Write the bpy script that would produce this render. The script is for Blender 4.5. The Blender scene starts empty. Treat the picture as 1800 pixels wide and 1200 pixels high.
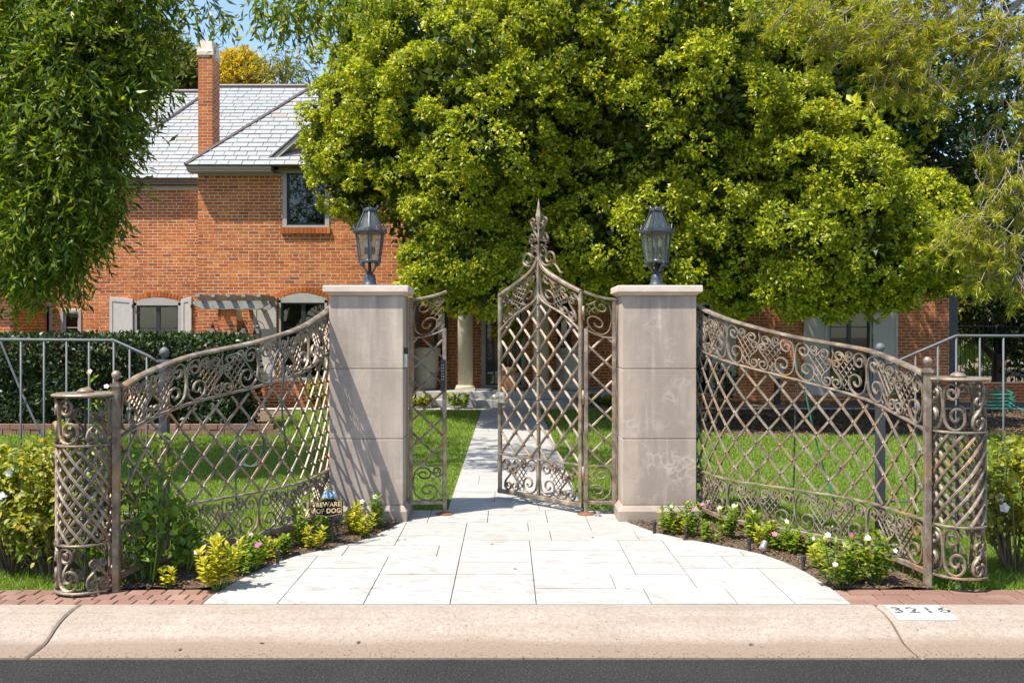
import bpy, math, random
import numpy as np
from mathutils import Vector, Matrix
rng = np.random.default_rng(7)
random.seed(7)
R = math.radians
scene = bpy.context.scene
# ------------------------------------------------------------------ camera, sky, sun, exposure
F, HC, CX, CY = 1650.0, 1.55, 892.0, 585.0          # focal length in photo pixels, eye height, vanishing point
cam_d = bpy.data.cameras.new('camera'); cam = bpy.data.objects.new('camera', cam_d)
scene.collection.objects.link(cam)
cam.location = (0, 0, HC); cam.rotation_euler = (R(90), 0, 0)
cam_d.sensor_width = 36; cam_d.lens = 36 * F / 1800
cam_d.shift_x = (900 - CX) / 1800; cam_d.shift_y = -(600 - CY) / 1800
cam_d.clip_start = 0.05; cam_d.clip_end = 1200
scene.camera = cam
LIGHT = Vector((0.45, 0.32, -1.0)).normalized()
world = bpy.data.worlds.new('World'); scene.world = world; world.use_nodes = True
wn = world.node_tree
sky = wn.nodes.new('ShaderNodeTexSky'); sky.sky_type = 'NISHITA'; sky.sun_disc = False
sky.sun_elevation = math.asin(-LIGHT.z); sky.sun_rotation = math.atan2(-LIGHT.x, -LIGHT.y)
sky.air_density = 1.0; sky.dust_density = 0.7; sky.ozone_density = 1.2
bg = wn.nodes['Background']; bg.inputs[1].default_value = 0.15
wn.links.new(sky.outputs[0], bg.inputs[0])
sun_d = bpy.data.lights.new('sun', 'SUN'); sun_d.energy = 4.8; sun_d.angle = R(0.53); sun_d.color = (1, 0.95, 0.86)
sun = bpy.data.objects.new('sun', sun_d); scene.collection.objects.link(sun)
sun.rotation_euler = LIGHT.to_track_quat('-Z', 'Y').to_euler(); sun.location = (-8, -3, 18)
vs = scene.view_settings
vs.view_transform = 'Standard'; vs.look = 'None'; vs.gamma = 1.0; vs.use_curve_mapping = False; vs.exposure = 0.85
scene.cycles.max_bounces = 6; scene.cycles.diffuse_bounces = 3; scene.cycles.transparent_max_bounces = 12
scene.cycles.caustics_reflective = False; scene.cycles.caustics_refractive = False

# ------------------------------------------------------------------ pixel helpers (distance always given by ground / wall)
def gd(py, z=0.0): return F * (HC - z) / (py - CY)          # depth of a ground point seen at row py
def px2x(px, d): return (px - CX) / F * d
def py2z(py, d): return HC - (py - CY) / F * d
def at(px, py, d): return Vector((px2x(px, d), d, py2z(py, d)))

# ------------------------------------------------------------------ object helpers
COL = scene.collection
def thing(name, label, cat, loc=(0, 0, 0), group=None):
    o = bpy.data.objects.new(name, None); COL.objects.link(o)
    o.location = loc; o.empty_display_size = 0.1
    return tag(o, label, cat, group)
def tag(o, label, cat, group=None):
    o['label'] = label; o['category'] = cat
    if group: o['group'] = group
    return o
def link(name, me, mat=None, parent=None, loc=None):
    o = bpy.data.objects.new(name, me); COL.objects.link(o)
    if mat is not None and not me.materials: me.materials.append(mat)
    if parent is not None:
        o.parent = parent
        if parent.type == 'EMPTY' or True:
            base = Vector((0, 0, 0)); p = parent
            while p is not None: base += Vector(p.location); p = p.parent
            o.location = (Vector(loc) if loc is not None else Vector((0, 0, 0))) - base
    elif loc is not None: o.location = loc
    return o
def struct(o): o['kind'] = 'structure'; return o
def stuff(o): o['kind'] = 'stuff'; return o

class MB:
    def __init__(s): s.v = []; s.f = []
    def add(s, vs_, fs):
        n = len(s.v); s.v.extend([tuple(v) for v in vs_]); s.f.extend([tuple(i + n for i in f) for f in fs]); return s
    def box(s, x0, x1, y0, y1, z0, z1):
        return s.add([(x0,y0,z0),(x1,y0,z0),(x1,y1,z0),(x0,y1,z0),(x0,y0,z1),(x1,y0,z1),(x1,y1,z1),(x0,y1,z1)],
                     [(0,3,2,1),(4,5,6,7),(0,1,5,4),(1,2,6,5),(2,3,7,6),(3,0,4,7)])
    def cbox(s, x0, x1, y0, y1, z0, z1, c):
        """box with chamfered vertical and top edges"""
        ring = lambda i, z: [(x0+i+c,y0+i,z),(x1-i-c,y0+i,z),(x1-i,y0+i+c,z),(x1-i,y1-i-c,z),(x1-i-c,y1-i,z),(x0+i+c,y1-i,z),(x0+i,y1-i-c,z),(x0+i,y0+i+c,z)]
        return s.rings([ring(c, z0), ring(0, z0+c), ring(0, z1-c), ring(c, z1)])
    def rings(s, rs, caps=True, closed=True):
        n = len(rs[0]); base = len(s.v)
        for r in rs: s.v.extend([tuple(p) for p in r])
        for k in range(len(rs)-1):
            for i in range(n if closed else n-1):
                j = (i+1) % n; a = base+k*n
                s.f.append((a+i, a+j, a+n+j, a+n+i))
        if caps:
            s.f.append(tuple(base+i for i in reversed(range(n))))
            s.f.append(tuple(base+(len(rs)-1)*n+i for i in range(n)))
        return s
    def prism(s, poly, z0, z1):
        return s.rings([[(x,y,z0) for x,y in poly],[(x,y,z1) for x,y in poly]])
    def prism_y(s, poly, y0, y1):
        """poly in x,z extruded along y"""
        return s.rings([[(x,y1,z) for x,z in poly],[(x,y0,z) for x,z in poly]])
    def lathe(s, prof, c=(0,0,0), n=16, rot=0.0):
        rs = [[(c[0]+r*math.cos(rot+2*math.pi*i/n), c[1]+r*math.sin(rot+2*math.pi*i/n), c[2]+z) for i in range(n)] for r, z in prof]
        return s.rings(rs)
    def tube(s, pts, rad, n=6, caps=True):
        pts = [Vector(p) for p in pts]
        rads = rad if hasattr(rad, '__len__') else [rad]*len(pts)
        rs = []; up = Vector((0.13, 0.21, 1)).normalized(); prev = None
        for k, p in enumerate(pts):
            t = (pts[min(k+1,len(pts)-1)] - pts[max(k-1,0)])
            t = t.normalized() if t.length > 1e-9 else Vector((0,0,1))
            if prev is None:
                a = t.cross(up)
                if a.length < 1e-3: a = t.cross(Vector((1,0,0)))
            else:
                a = prev - t*prev.dot(t)
            a.normalize(); prev = a; b = t.cross(a)
            rs.append([p + (a*math.cos(2*math.pi*i/n) + b*math.sin(2*math.pi*i/n))*rads[k] for i in range(n)])
        return s.rings(rs, caps)
    def sweep(s, pts, nrm, prof, closed=False):
        """sweep a profile [(side, out)] along pts; nrm = outward normal at each point"""
        pts = [Vector(p) for p in pts]; rs = []
        N = len(pts)
        for k, p in enumerate(pts):
            t = (pts[min(k+1,N-1)] - pts[max(k-1,0)])
            if t.length < 1e-9: t = Vector((0,0,1))
            t.normalize(); n = Vector(nrm[k]); n = (n - t*n.dot(t)); n.normalize(); sd = n.cross(t)
            rs.append([p + sd*u + n*w for u, w in prof])
        return s.rings(rs, True)
    def sphere(s, c, r, n=10, m=6):
        prof = [(max(1e-4, r*math.sin(math.pi*k/m)), -r*math.cos(math.pi*k/m)) for k in range(m+1)]
        return s.lathe(prof, c, n)
    def mesh(s, name, smooth=False):
        me = bpy.data.meshes.new(name); me.from_pydata(s.v, [], s.f); me.validate(); me.update()
        if smooth: me.polygons.foreach_set('use_smooth', [True]*len(me.polygons))
        return me
    def build(s, name, mat, parent=None, loc=None, smooth=False, bevel=0):
        o = link(name, s.mesh(name, smooth), mat, parent, loc)
        if bevel:
            m = o.modifiers.new('bevel', 'BEVEL'); m.width = bevel; m.segments = 2; m.limit_method = 'ANGLE'
        return o

def np_mesh(name, V, Fq):
    me = bpy.data.meshes.new(name); V = np.asarray(V, np.float32).reshape(-1, 3); Fq = np.asarray(Fq, np.int32)
    k = Fq.shape[1]; nf = Fq.shape[0]
    me.vertices.add(len(V)); me.vertices.foreach_set('co', V.ravel())
    me.loops.add(nf*k); me.loops.foreach_set('vertex_index', Fq.ravel())
    me.polygons.add(nf); me.polygons.foreach_set('loop_start', np.arange(0, nf*k, k, dtype=np.int32))
    try: me.polygons.foreach_set('loop_total', np.full(nf, k, dtype=np.int32))
    except Exception: pass
    me.update(calc_edges=True); me.validate()
    return me
def unit(a): return a / np.maximum(np.linalg.norm(a, axis=1, keepdims=True), 1e-9)
def rand_unit(n): return unit(rng.normal(size=(n, 3)))
def leaf_geo(P, D, N, L, W, fold=0.18):
    """kite shaped folded leaves -> verts, quads"""
    D = unit(D); S = unit(np.cross(D, N)); Nn = np.cross(S, D)
    L = np.broadcast_to(np.asarray(L, float).reshape(-1,1), (len(P),1)); W = np.broadcast_to(np.asarray(W, float).reshape(-1,1), (len(P),1))
    a = P; t = P + D*L - Nn*L*0.12; l = P + D*L*0.45 + S*W*0.5 + Nn*W*fold; r = P + D*L*0.45 - S*W*0.5 + Nn*W*fold
    V = np.stack([a, l, t, r], 1).reshape(-1, 3); i = np.arange(len(P))*4
    return V, np.stack([i, i+1, i+2, i+3], 1)
def leaf_geo6(P, D, N, L, W, fold=0.15):
    D = unit(D); S = unit(np.cross(D, N)); Nn = np.cross(S, D)
    L = np.broadcast_to(np.asarray(L, float).reshape(-1,1), (len(P),1)); W = np.broadcast_to(np.asarray(W, float).reshape(-1,1), (len(P),1))
    pts = [P, P+D*L*.3+S*W*.42+Nn*W*fold, P+D*L*.68+S*W*.42+Nn*W*fold*.8-Nn*L*.05, P+D*L-Nn*L*.16, P+D*L*.68-S*W*.42+Nn*W*fold*.8-Nn*L*.05, P+D*L*.3-S*W*.42+Nn*W*fold]
    V = np.stack(pts, 1).reshape(-1, 3); i = np.arange(len(P))*6
    return V, np.concatenate([np.stack([i, i+1, i+2, i+3], 1), np.stack([i, i+3, i+4, i+5], 1)])
def leaf_obj(name, geos, mat, parent=None):
    V = []; Q = []; n = 0
    for v, q in geos: V.append(v); Q.append(q + n); n += len(v)
    V = np.concatenate(V); 
    off = Vector((0,0,0)); p = parent
    while p is not None: off += Vector(p.location); p = p.parent
    me = np_mesh(name, V - np.array(off), np.concatenate(Q))
    o = bpy.data.objects.new(name, me); COL.objects.link(o); me.materials.append(mat)
    if parent is not None: o.parent = parent
    return o

# ------------------------------------------------------------------ materials
class NT:
    def __init__(s, name):
        s.m = bpy.data.materials.new(name); s.m.use_nodes = True; s.t = s.m.node_tree
        s.b = s.t.nodes['Principled BSDF']; s.out = s.t.nodes['Material Output']
    def n(s, kind, **kw):
        x = s.t.nodes.new(kind)
        for k, v in kw.items():
            if k.startswith('i_'): x.inputs[k[2:].replace('_', ' ')].default_value = v
            else: setattr(x, k, v)
        return x
    def l(s, a, b): s.t.links.new(a, b)
    def pos(s, scale=(1,1,1)):
        g = s.n('ShaderNodeNewGeometry'); m = s.n('ShaderNodeMapping'); m.inputs['Scale'].default_value = scale
        s.l(g.outputs['Position'], m.inputs['Vector']); return m.outputs[0]
    def noise(s, scale, detail=4, rough=.55, vec=None, dist=0):
        x = s.n('ShaderNodeTexNoise'); x.inputs['Scale'].default_value = scale; x.inputs['Detail'].default_value = detail
        x.inputs['Roughness'].default_value = rough; x.inputs['Distortion'].default_value = dist
        s.l(vec if vec is not None else s.pos(), x.inputs['Vector']); return x.outputs['Fac']
    def ramp(s, fac, stops):
        x = s.n('ShaderNodeValToRGB'); e = x.color_ramp.elements
        while len(e) < len(stops): e.new(0.5)
        for k, (p, c) in enumerate(stops): e[k].position = p; e[k].color = (*c, 1) if len(c) == 3 else c
        s.l(fac, x.inputs[0]); return x.outputs[0]
    def mix(s, fac, a, b, mode='MIX'):
        x = s.n('ShaderNodeMix', data_type='RGBA', blend_type=mode)
        for sock, v in ((x.inputs[0], fac), (x.inputs[6], a), (x.inputs[7], b)):
            if hasattr(v, 'links'): s.l(v, sock)
            elif isinstance(v, (int, float)): sock.default_value = v
            else: sock.default_value = (*v, 1)
        return x.outputs[2]
    def math(s, op, a, b=0.5):
        x = s.n('ShaderNodeMath', operation=op)
        for sock, v in ((x.inputs[0], a), (x.inputs[1], b)):
            if hasattr(v, 'links'): s.l(v, sock)
            else: sock.default_value = v
        return x.outputs[0]
    def rnd(s):
        g = s.n('ShaderNodeNewGeometry'); o = s.n('ShaderNodeObjectInfo')
        return s.math('FRACT', s.math('ADD', g.outputs['Random Per Island'], o.outputs['Random']), 0)
    def bump(s, h, dist=.01, strength=.6):
        x = s.n('ShaderNodeBump'); x.inputs['Distance'].default_value = dist; x.inputs['Strength'].default_value = strength
        s.l(h, x.inputs['Height']); s.l(x.outputs[0], s.b.inputs['Normal']); return s
    def fin(s, col, rough=.7, metal=0., spec=.5):
        if hasattr(col, 'links'): s.l(col, s.b.inputs['Base Color'])
        else: s.b.inputs['Base Color'].default_value = (*col, 1)
        if hasattr(rough, 'links'): s.l(rough, s.b.inputs['Roughness'])
        else: s.b.inputs['Roughness'].default_value = rough
        s.b.inputs['Metallic'].default_value = metal; s.b.inputs['Specular IOR Level'].default_value = spec
        return s.m

M = {}
def simple(name, col, rough=.6, metal=0., var=.15, scale=14, spec=.5):
    t = NT(name); f = t.noise(scale, 5)
    c = t.ramp(f, [(.3, tuple(x*(1-var) for x in col)), (.7, tuple(min(1, x*(1+var)) for x in col))])
    t.bump(t.noise(scale*6, 3), .004, .25); M[name] = t.fin(c, rough, metal, spec); return M[name]

t = NT('asphalt'); f = t.noise(95, 6, .82); g = t.noise(2.2, 5); 
c = t.mix(.3, t.ramp(f, [(.38, (.008,.008,.008)), (.55, (.04,.039,.038)), (.62, (.10,.098,.094)), (.68, (.26,.25,.235))]), t.ramp(g, [(.3, (.022,.021,.020)), (.7, (.045,.043,.041))]))
t.bump(f, .006, .7); M['asphalt'] = t.fin(c, .95, 0, .1)

t = NT('kerb_concrete'); f = t.noise(85, 6, .82); g = t.noise(3.0, 6); st = t.noise(2.2, 4, .6, t.pos((.5, 5, 5)))
c = t.ramp(g, [(.25, (.31,.255,.205)), (.75, (.385,.325,.268))])
mid = t.noise(34, 5, .7); c = t.mix(t.ramp(mid, [(.35, (.55,.55,.55)), (.6, (0,0,0))]), c, (.235,.172,.125))
sx_ = t.n('ShaderNodeSeparateXYZ'); t.l(t.pos(), sx_.inputs[0]); wobble = t.math('ADD', sx_.outputs['Y'], t.math('MULTIPLY', t.noise(1.7, 4), .12))
c = t.mix(t.ramp(t.math('SUBTRACT', wobble, 4.5), [(.50, (.75,.75,.75)), (.58, (0,0,0))]), c, (.205,.14,.095))
c = t.mix(t.ramp(f, [(.34, (1,1,1)), (.46, (0,0,0))]), c, (.14,.095,.065)); c = t.mix(t.ramp(f, [(.58, (0,0,0)), (.66, (.6,.6,.6))]), c, (.50,.42,.34)); c = t.mix(t.ramp(st, [(.50, (0,0,0)), (.72, (.42,.42,.42))]), c, (.235,.16,.11))
t.bump(f, .006, .5); M['kerb'] = t.fin(c, .85)

t = NT('white_stone'); sc_ = t.pos((1, 2.6, 1)); f = t.noise(3.4, 9, .66, sc_, 2.2); r = t.rnd(); sp = t.noise(75, 2, .5)
c = t.ramp(f, [(.32, (.275,.25,.22)), (.45, (.375,.358,.335)), (.52, (.425,.412,.392)), (.7, (.45,.438,.418))])
c = t.mix(t.math('MULTIPLY', r, .38), c, (.33,.31,.275)); c = t.mix(t.ramp(sp, [(.27, (1,1,1)), (.32, (0,0,0))]), c, (.22,.18,.14))
c = t.mix(t.ramp(t.noise(1.1, 6, .7), [(.50, (0,0,0)), (.68, (.45,.45,.45))]), c, (.33,.30,.26)); t.bump(t.noise(60, 4), .003, .3); M['paver'] = t.fin(c, .6, 0, .35)
simple('joint_sand', (.06,.05,.04), .95)

def brick_mat(name, cols, dark, rough=.85):
    t = NT(name); r = t.rnd(); f = t.noise(9, 6, .65); g = t.noise(90, 3, .6); w = t.noise(.9, 4)
    c = t.ramp(r, cols); c = t.mix(t.ramp(f, [(.35, (0,0,0)), (.75, (.55,.55,.55))]), c, dark)
    c = t.mix(t.ramp(w, [(.42, (0,0,0)), (.62, (.72,.72,.72))]), c, tuple(x*.72 for x in cols[0][1])); c = t.mix(t.ramp(t.noise(1.9, 6, .7, t.pos((1,1,.35))), [(.56, (0,0,0)), (.72, (.4,.4,.4))]), c, tuple(x*.5 for x in cols[0][1]))
    c = t.mix(t.ramp(g, [(.62, (0,0,0)), (.75, (.5,.5,.5))]), c, (.50,.36,.24))
    t.bump(g, .005, .6); M[name] = t.fin(c, rough, 0, .25)
brick_mat('house_brick', [(0, (.38,.095,.022)), (.3, (.57,.17,.032)), (.55, (.46,.118,.026)), (.85, (.64,.235,.055)), (.94, (.30,.085,.03)), (1, (.18,.06,.035))], (.33,.085,.03))
brick_mat('paving_brick', [(0, (.23,.125,.092)), (.4, (.30,.175,.13)), (.75, (.22,.115,.085)), (1, (.36,.235,.175))], (.20,.12,.095))
simple('mortar', (.60,.46,.32), .95, var=.25, scale=5)
simple('mortar_dark', (.30,.22,.16), .95, var=.2)

t = NT('slate'); r = t.rnd(); f = t.noise(5, 5); 
c = t.ramp(r, [(0, (.255,.262,.262)), (.3, (.295,.30,.298)), (.6, (.275,.28,.278)), (.93, (.32,.32,.315)), (.985, (.30,.28,.245)), (1, (.29,.245,.19))])
c = t.mix(t.ramp(f, [(.4, (0,0,0)), (.8, (.4,.4,.4))]), c, (.24,.248,.248)); t.bump(t.noise(30, 4), .006, .4); M['slate'] = t.fin(c, .55)
simple('roof_metal', (.16,.125,.115), .5, .3); simple('slate_bed', (.05,.05,.053), .9)

def limestone(name, cracks, tint, off):
    t = NT(name); P0 = t.pos(); ofs = t.n('ShaderNodeVectorMath', operation='ADD'); t.l(P0, ofs.inputs[0]); ofs.inputs[1].default_value = (off, off*.7, off*1.3); P0 = ofs.outputs[0]
    def mp(sc): m = t.n('ShaderNodeMapping'); m.inputs['Scale'].default_value = sc; t.l(P0, m.inputs['Vector']); return m.outputs[0]
    f = t.noise(2.6, 8, .66, P0, .6); w = t.noise(1.5, 6, .62, mp((2.4, 2.4, .30))); g = t.noise(70, 5, .65, P0)
    c = t.ramp(f, [(.28, tuple(x*.78 for x in tint)), (.5, tint), (.75, tuple(min(1, x*1.17) for x in tint))])
    c = t.mix(t.ramp(w, [(.40, (0,0,0)), (.62, (.75,.75,.75))]), c, (.27,.222,.19))
    c = t.mix(t.ramp(t.noise(8, 6, .7, P0), [(.55, (0,0,0)), (.72, (.35,.35,.35))]), c, (.58,.48,.39))
    nz = t.n('ShaderNodeTexNoise'); nz.inputs['Scale'].default_value = 5.5; nz.inputs['Detail'].default_value = 4; t.l(P0, nz.inputs['Vector'])
    sc2 = t.n('ShaderNodeVectorMath', operation='SCALE'); sc2.inputs['Scale'].default_value = .22; t.l(nz.outputs['Color'], sc2.inputs[0])
    wv = t.n('ShaderNodeVectorMath', operation='ADD'); t.l(P0, wv.inputs[0]); t.l(sc2.outputs[0], wv.inputs[1])
    vor = t.n('ShaderNodeTexVoronoi', feature='DISTANCE_TO_EDGE'); vor.inputs['Scale'].default_value = 13; t.l(wv.outputs[0], vor.inputs['Vector'])
    crack = t.ramp(vor.outputs['Distance'], [(0, (1,1,1)), (.05, (.6,.6,.6)), (.20, (0,0,0))]); patch = t.ramp(t.noise(2.9, 3, .5, P0), [(.53, (0,0,0)), (.64, (1,1,1))])
    k = t.math('MULTIPLY', t.math('MULTIPLY', crack, patch), t.math('MULTIPLY', t.noise(14, 4, .7, P0), 1.0*cracks)); c = t.mix(k, c, (.60,.52,.44))
    drip = t.noise(6.5, 5, .65, mp((1, 1, .10))); c = t.mix(t.ramp(drip, [(.60, (0,0,0)), (.76, (.6*cracks,)*3)]), c, (.66,.59,.51))
    sz_ = t.n('ShaderNodeSeparateXYZ'); t.l(t.pos(), sz_.inputs[0]); zz = t.math('ADD', sz_.outputs['Z'], t.math('MULTIPLY', t.noise(7, 5, .7, P0), .35))
    c = t.mix(t.ramp(zz, [(.18, (.65,.65,.65)), (.42, (0,0,0))]), c, (.25,.20,.16))
    run_ = t.math('MULTIPLY', t.ramp(t.noise(11, 4, .6, mp((1, 1, .05))), [(.48, (0,0,0)), (.62, (1,1,1))]), t.ramp(t.math('MULTIPLY', sz_.outputs['Z'], .5), [(.70, (0,0,0)), (.93, (.7,.7,.7))])); c = t.mix(run_, c, (.24,.20,.175))
    t.bump(g, .006, .35); M[name] = t.fin(c, .88, 0, .25)
limestone('limestone', .35, (.475,.385,.31), 3.1); limestone('limestone_salt', 1.0, (.42,.335,.265), 7.7)
simple('cap_stone', (.60,.48,.385), .85, var=.15, scale=5)

t = NT('bronze_iron'); f = t.noise(11, 6, .65); g = t.noise(4.5, 5); v = t.noise(60, 3)
c = t.ramp(f, [(.30, (.095,.068,.048)), (.50, (.235,.18,.132)), (.70, (.42,.345,.265))])
c = t.mix(t.ramp(g, [(.54, (0,0,0)), (.72, (.75,.75,.75))]), c, (.37,.20,.085))
c = t.mix(t.ramp(v, [(.60, (0,0,0)), (.75, (.5,.5,.5))]), c, (.11,.085,.07))
t.bump(v, .002, .4); M['iron'] = t.fin(c, .48, .32)
simple('dark_post', (.060,.066,.08), .5, .3); simple('lantern_metal', (.055,.062,.074), .45, .3); simple('black_iron', (.016,.016,.018), .5, .2)
simple('pipe_grey', (.105,.11,.115), .6, .0); simple('steel', (.55,.53,.50), .35, .8); simple('black_plastic', (.02,.02,.022), .5)
simple('trim', (.36,.335,.295), .6, var=.07); simple('shutter', (.46,.435,.39), .6, var=.06); simple('sash', (.02,.021,.024), .45)
simple('column', (.52,.45,.33), .7, var=.1); simple('pot', (.46,.44,.385), .7, var=.12); simple('step', (.33,.32,.31), .8); simple('blind', (.50,.44,.36), .8)
simple('pergola', (.30,.295,.27), .7); simple('soil', (.095,.06,.04), .95, var=.5, scale=30); simple('bark', (.13,.09,.06), .9, var=.35, scale=12)
simple('bark_pale', (.24,.19,.15), .9, var=.3, scale=12); simple('rust', (.20,.085,.04), .8, .2, .3)
simple('hose_grey', (.045,.065,.058), .5); simple('hose_green', (.02,.22,.15), .45); simple('white_paint', (.50,.49,.465), .7, var=.06)
simple('white_flower', (.82,.80,.76), .6, var=.03); simple('pink_flower', (.72,.12,.34), .6, var=.1); simple('pale_pink', (.78,.46,.56), .6, var=.1)
simple('gold', (.50,.39,.20), .5, .2); simple('sign_plate', (.010,.008,.007), .9, .0, spec=.1); simple('walk', (.40,.37,.32), .85); simple('terracotta', (.42,.20,.10), .8)
t = NT('worn_black'); M['worn_black'] = t.fin(t.ramp(t.noise(55, 4, .7), [(.50, (.035,.033,.03)), (.63, (.55,.53,.50))]), .8)
t = NT('blue_disc'); M['blue_disc'] = t.fin(t.ramp(t.noise(55, 3, .6, None, 1.5), [(.4, (.02,.16,.33)), (.5, (.10,.36,.52)), (.58, (.65,.72,.75))]), .35)
t = NT('bulb'); t.b.inputs['Transmission Weight'].default_value = .3; M['bulb'] = t.fin((.86,.78,.66), .2)

def glass(name, tint, fac, rough=.02):
    t = NT(name); tr = t.n('ShaderNodeBsdfTransparent'); gl = t.n('ShaderNodeBsdfGlossy'); mx = t.n('ShaderNodeMixShader')
    tr.inputs[0].default_value = (*tint, 1); gl.inputs['Roughness'].default_value = rough; gl.inputs['Color'].default_value = (.9,.95,1,1)
    lw = t.n('ShaderNodeFresnel'); lw.inputs['IOR'].default_value = 1.5
    t.l(t.math('ADD', lw.outputs[0], fac), mx.inputs[0])
    t.l(tr.outputs[0], mx.inputs[1]); t.l(gl.outputs[0], mx.inputs[2]); t.l(mx.outputs[0], t.out.inputs[0]); M[name] = t.m
glass('window_glass', (.50,.52,.50), .02); glass('lantern_glass', (.95,.95,.92), .02, .1)
t = NT('lantern_glass'); tr = t.n('ShaderNodeBsdfTransparent'); df = t.n('ShaderNodeBsdfTranslucent'); mx = t.n('ShaderNodeMixShader'); gl = t.n('ShaderNodeBsdfGlossy'); m2_ = t.n('ShaderNodeMixShader')
tr.inputs[0].default_value = (.97,.97,.94,1); df.inputs[0].default_value = (.85,.87,.82,1); gl.inputs['Roughness'].default_value = .12; mx.inputs[0].default_value = .13; m2_.inputs[0].default_value = .07
t.l(tr.outputs[0], mx.inputs[1]); t.l(df.outputs[0], mx.inputs[2]); t.l(mx.outputs[0], m2_.inputs[1]); t.l(gl.outputs[0], m2_.inputs[2]); t.l(m2_.outputs[0], t.out.inputs[0]); M['lantern_glass'] = t.m

def leaf_mat(name, stops, trans=.35, rough=.42, tcol=None, spec=.4):
    t = NT(name); r = t.rnd(); c = t.ramp(r, stops)
    w = t.noise(.8, 3); c = t.mix(t.ramp(w, [(.35, (0,0,0)), (.7, (.35,.35,.35))]), c, stops[0][1])
    t.fin(c, rough, 0, spec)
    tl = t.n('ShaderNodeBsdfTranslucent'); mx = t.n('ShaderNodeMixShader'); mx.inputs[0].default_value = trans
    tc = t.mix(1.0, c, tcol or (1.5,1.45,.6), 'MULTIPLY'); t.l(tc, tl.inputs[0])
    t.l(t.b.outputs[0], mx.inputs[1]); t.l(tl.outputs[0], mx.inputs[2]); t.l(mx.outputs[0], t.out.inputs[0]); M[name] = t.m
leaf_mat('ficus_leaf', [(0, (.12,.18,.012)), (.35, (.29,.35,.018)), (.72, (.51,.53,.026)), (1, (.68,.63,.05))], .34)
leaf_mat('inner_leaf_shade', [(0, (.040,.062,.008)), (.6, (.075,.115,.011)), (1, (.13,.165,.016))], .28)  # dark leaves inside the crowns: shade between clumps put into the colour
leaf_mat('willow_leaf', [(0, (.05,.09,.008)), (.45, (.13,.195,.014)), (.8, (.25,.32,.022)), (1, (.42,.45,.05))], .42)
leaf_mat('hedge_leaf', [(0, (.018,.036,.011)), (.6, (.032,.06,.016)), (1, (.075,.115,.03))], .2)
leaf_mat('yellow_leaf', [(0, (.14,.17,.02)), (.5, (.25,.25,.03)), (1, (.34,.30,.045))])
leaf_mat('gold_leaf', [(0, (.34,.27,.015)), (.5, (.55,.40,.02)), (1, (.65,.48,.04))], .45)
leaf_mat('rose_leaf', [(0, (.10,.15,.016)), (.4, (.23,.27,.026)), (.75, (.40,.38,.04)), (1, (.55,.43,.09))], .4)
leaf_mat('vinca_leaf', [(0, (.10,.18,.02)), (.5, (.18,.28,.03)), (.85, (.34,.38,.04)), (1, (.48,.44,.05))], .42)
leaf_mat('vinca_yellow', [(0, (.26,.29,.02)), (.5, (.47,.45,.03)), (1, (.60,.52,.05))], .42)
leaf_mat('green_leaf', [(0, (.10,.18,.02)), (.6, (.18,.29,.035)), (1, (.30,.38,.05))], .42)
leaf_mat('pine_leaf', [(0, (.15,.19,.014)), (.5, (.34,.36,.026)), (.9, (.56,.50,.04)), (1, (.62,.46,.07))], .4)
leaf_mat('olive_leaf', [(0, (.12,.15,.03)), (.6, (.24,.26,.05)), (1, (.40,.38,.10))], .4)
leaf_mat('grass_blade', [(0, (.12,.20,.022)), (.55, (.19,.29,.032)), (.9, (.27,.34,.05)), (1, (.42,.38,.14))], .45, .5)
leaf_mat('litter', [(0, (.07,.045,.025)), (.5, (.15,.095,.05)), (1, (.26,.19,.11))], .1, .8)
t = NT('lawn'); f = t.noise(2.2, 6, .6); g = t.noise(70, 4, .7)
c = t.mix(.5, t.ramp(f, [(.3, (.09,.16,.022)), (.55, (.125,.20,.028)), (.8, (.20,.22,.055))]), t.ramp(g, [(.3, (.055,.11,.013)), (.7, (.19,.255,.04))]))
t.bump(g, .03, .8); M['lawn'] = t.fin(c, .9, 0, .2)
t = NT('litter_ground'); f = t.noise(2.5, 6); g = t.noise(40, 4, .7)
c = t.mix(.5, t.ramp(f, [(.3, (.07,.045,.028)), (.7, (.17,.11,.065))]), t.ramp(g, [(.35, (.05,.032,.02)), (.7, (.24,.165,.095))])); t.bump(g, .02, .8); M['litter_ground'] = t.fin(c, .95)

# ================================================================== THE SETTING
def sheet(name, poly, z, mat):
    me = bpy.data.meshes.new(name); me.from_pydata([(x, y, z) for x, y in poly], [], [tuple(range(len(poly)))]); me.update()
    o = link(name, me, mat); return struct(o)
def rect(x0, x1, y0, y1): return [(x0,y0),(x1,y0),(x1,y1),(x0,y1)]
def catmull(P, n=8):
    P = [Vector(p) for p in P]; out = []
    for i in range(len(P)-1):
        p0 = P[i-1] if i > 0 else P[0]*2-P[1]; p1 = P[i]; p2 = P[i+1]; p3 = P[i+2] if i+2 < len(P) else P[-1]*2-P[-2]
        for k in range(n):
            u = k/n; out.append(((p1*2)+(p2-p0)*u+(p0*2-p1*5+p2*4-p3)*u*u+(p1*3-p0-p2*3+p3)*u**3)*.5)
    out.append(P[-1]); return out

sheet('ground', rect(-400, 400, -300, 600), -0.25, M['litter_ground'])
KY0, KY1 = 4.76, 5.36
road = sheet('road', rect(-120, 120, -14, KY0+.002), -0.106, M['asphalt'])
sheet('lawn', [(-60,KY1-.05),(60,KY1-.05),(60,14.35),(3.3,14.35),(3.0,18.9),(-4.2,18.9),(-4.4,14.36),(-60,14.35)], -0.015, M['lawn'])
sheet('garden_soil', rect(-60, 60, 14.3, 60), -0.021, M['litter_ground'])

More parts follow.
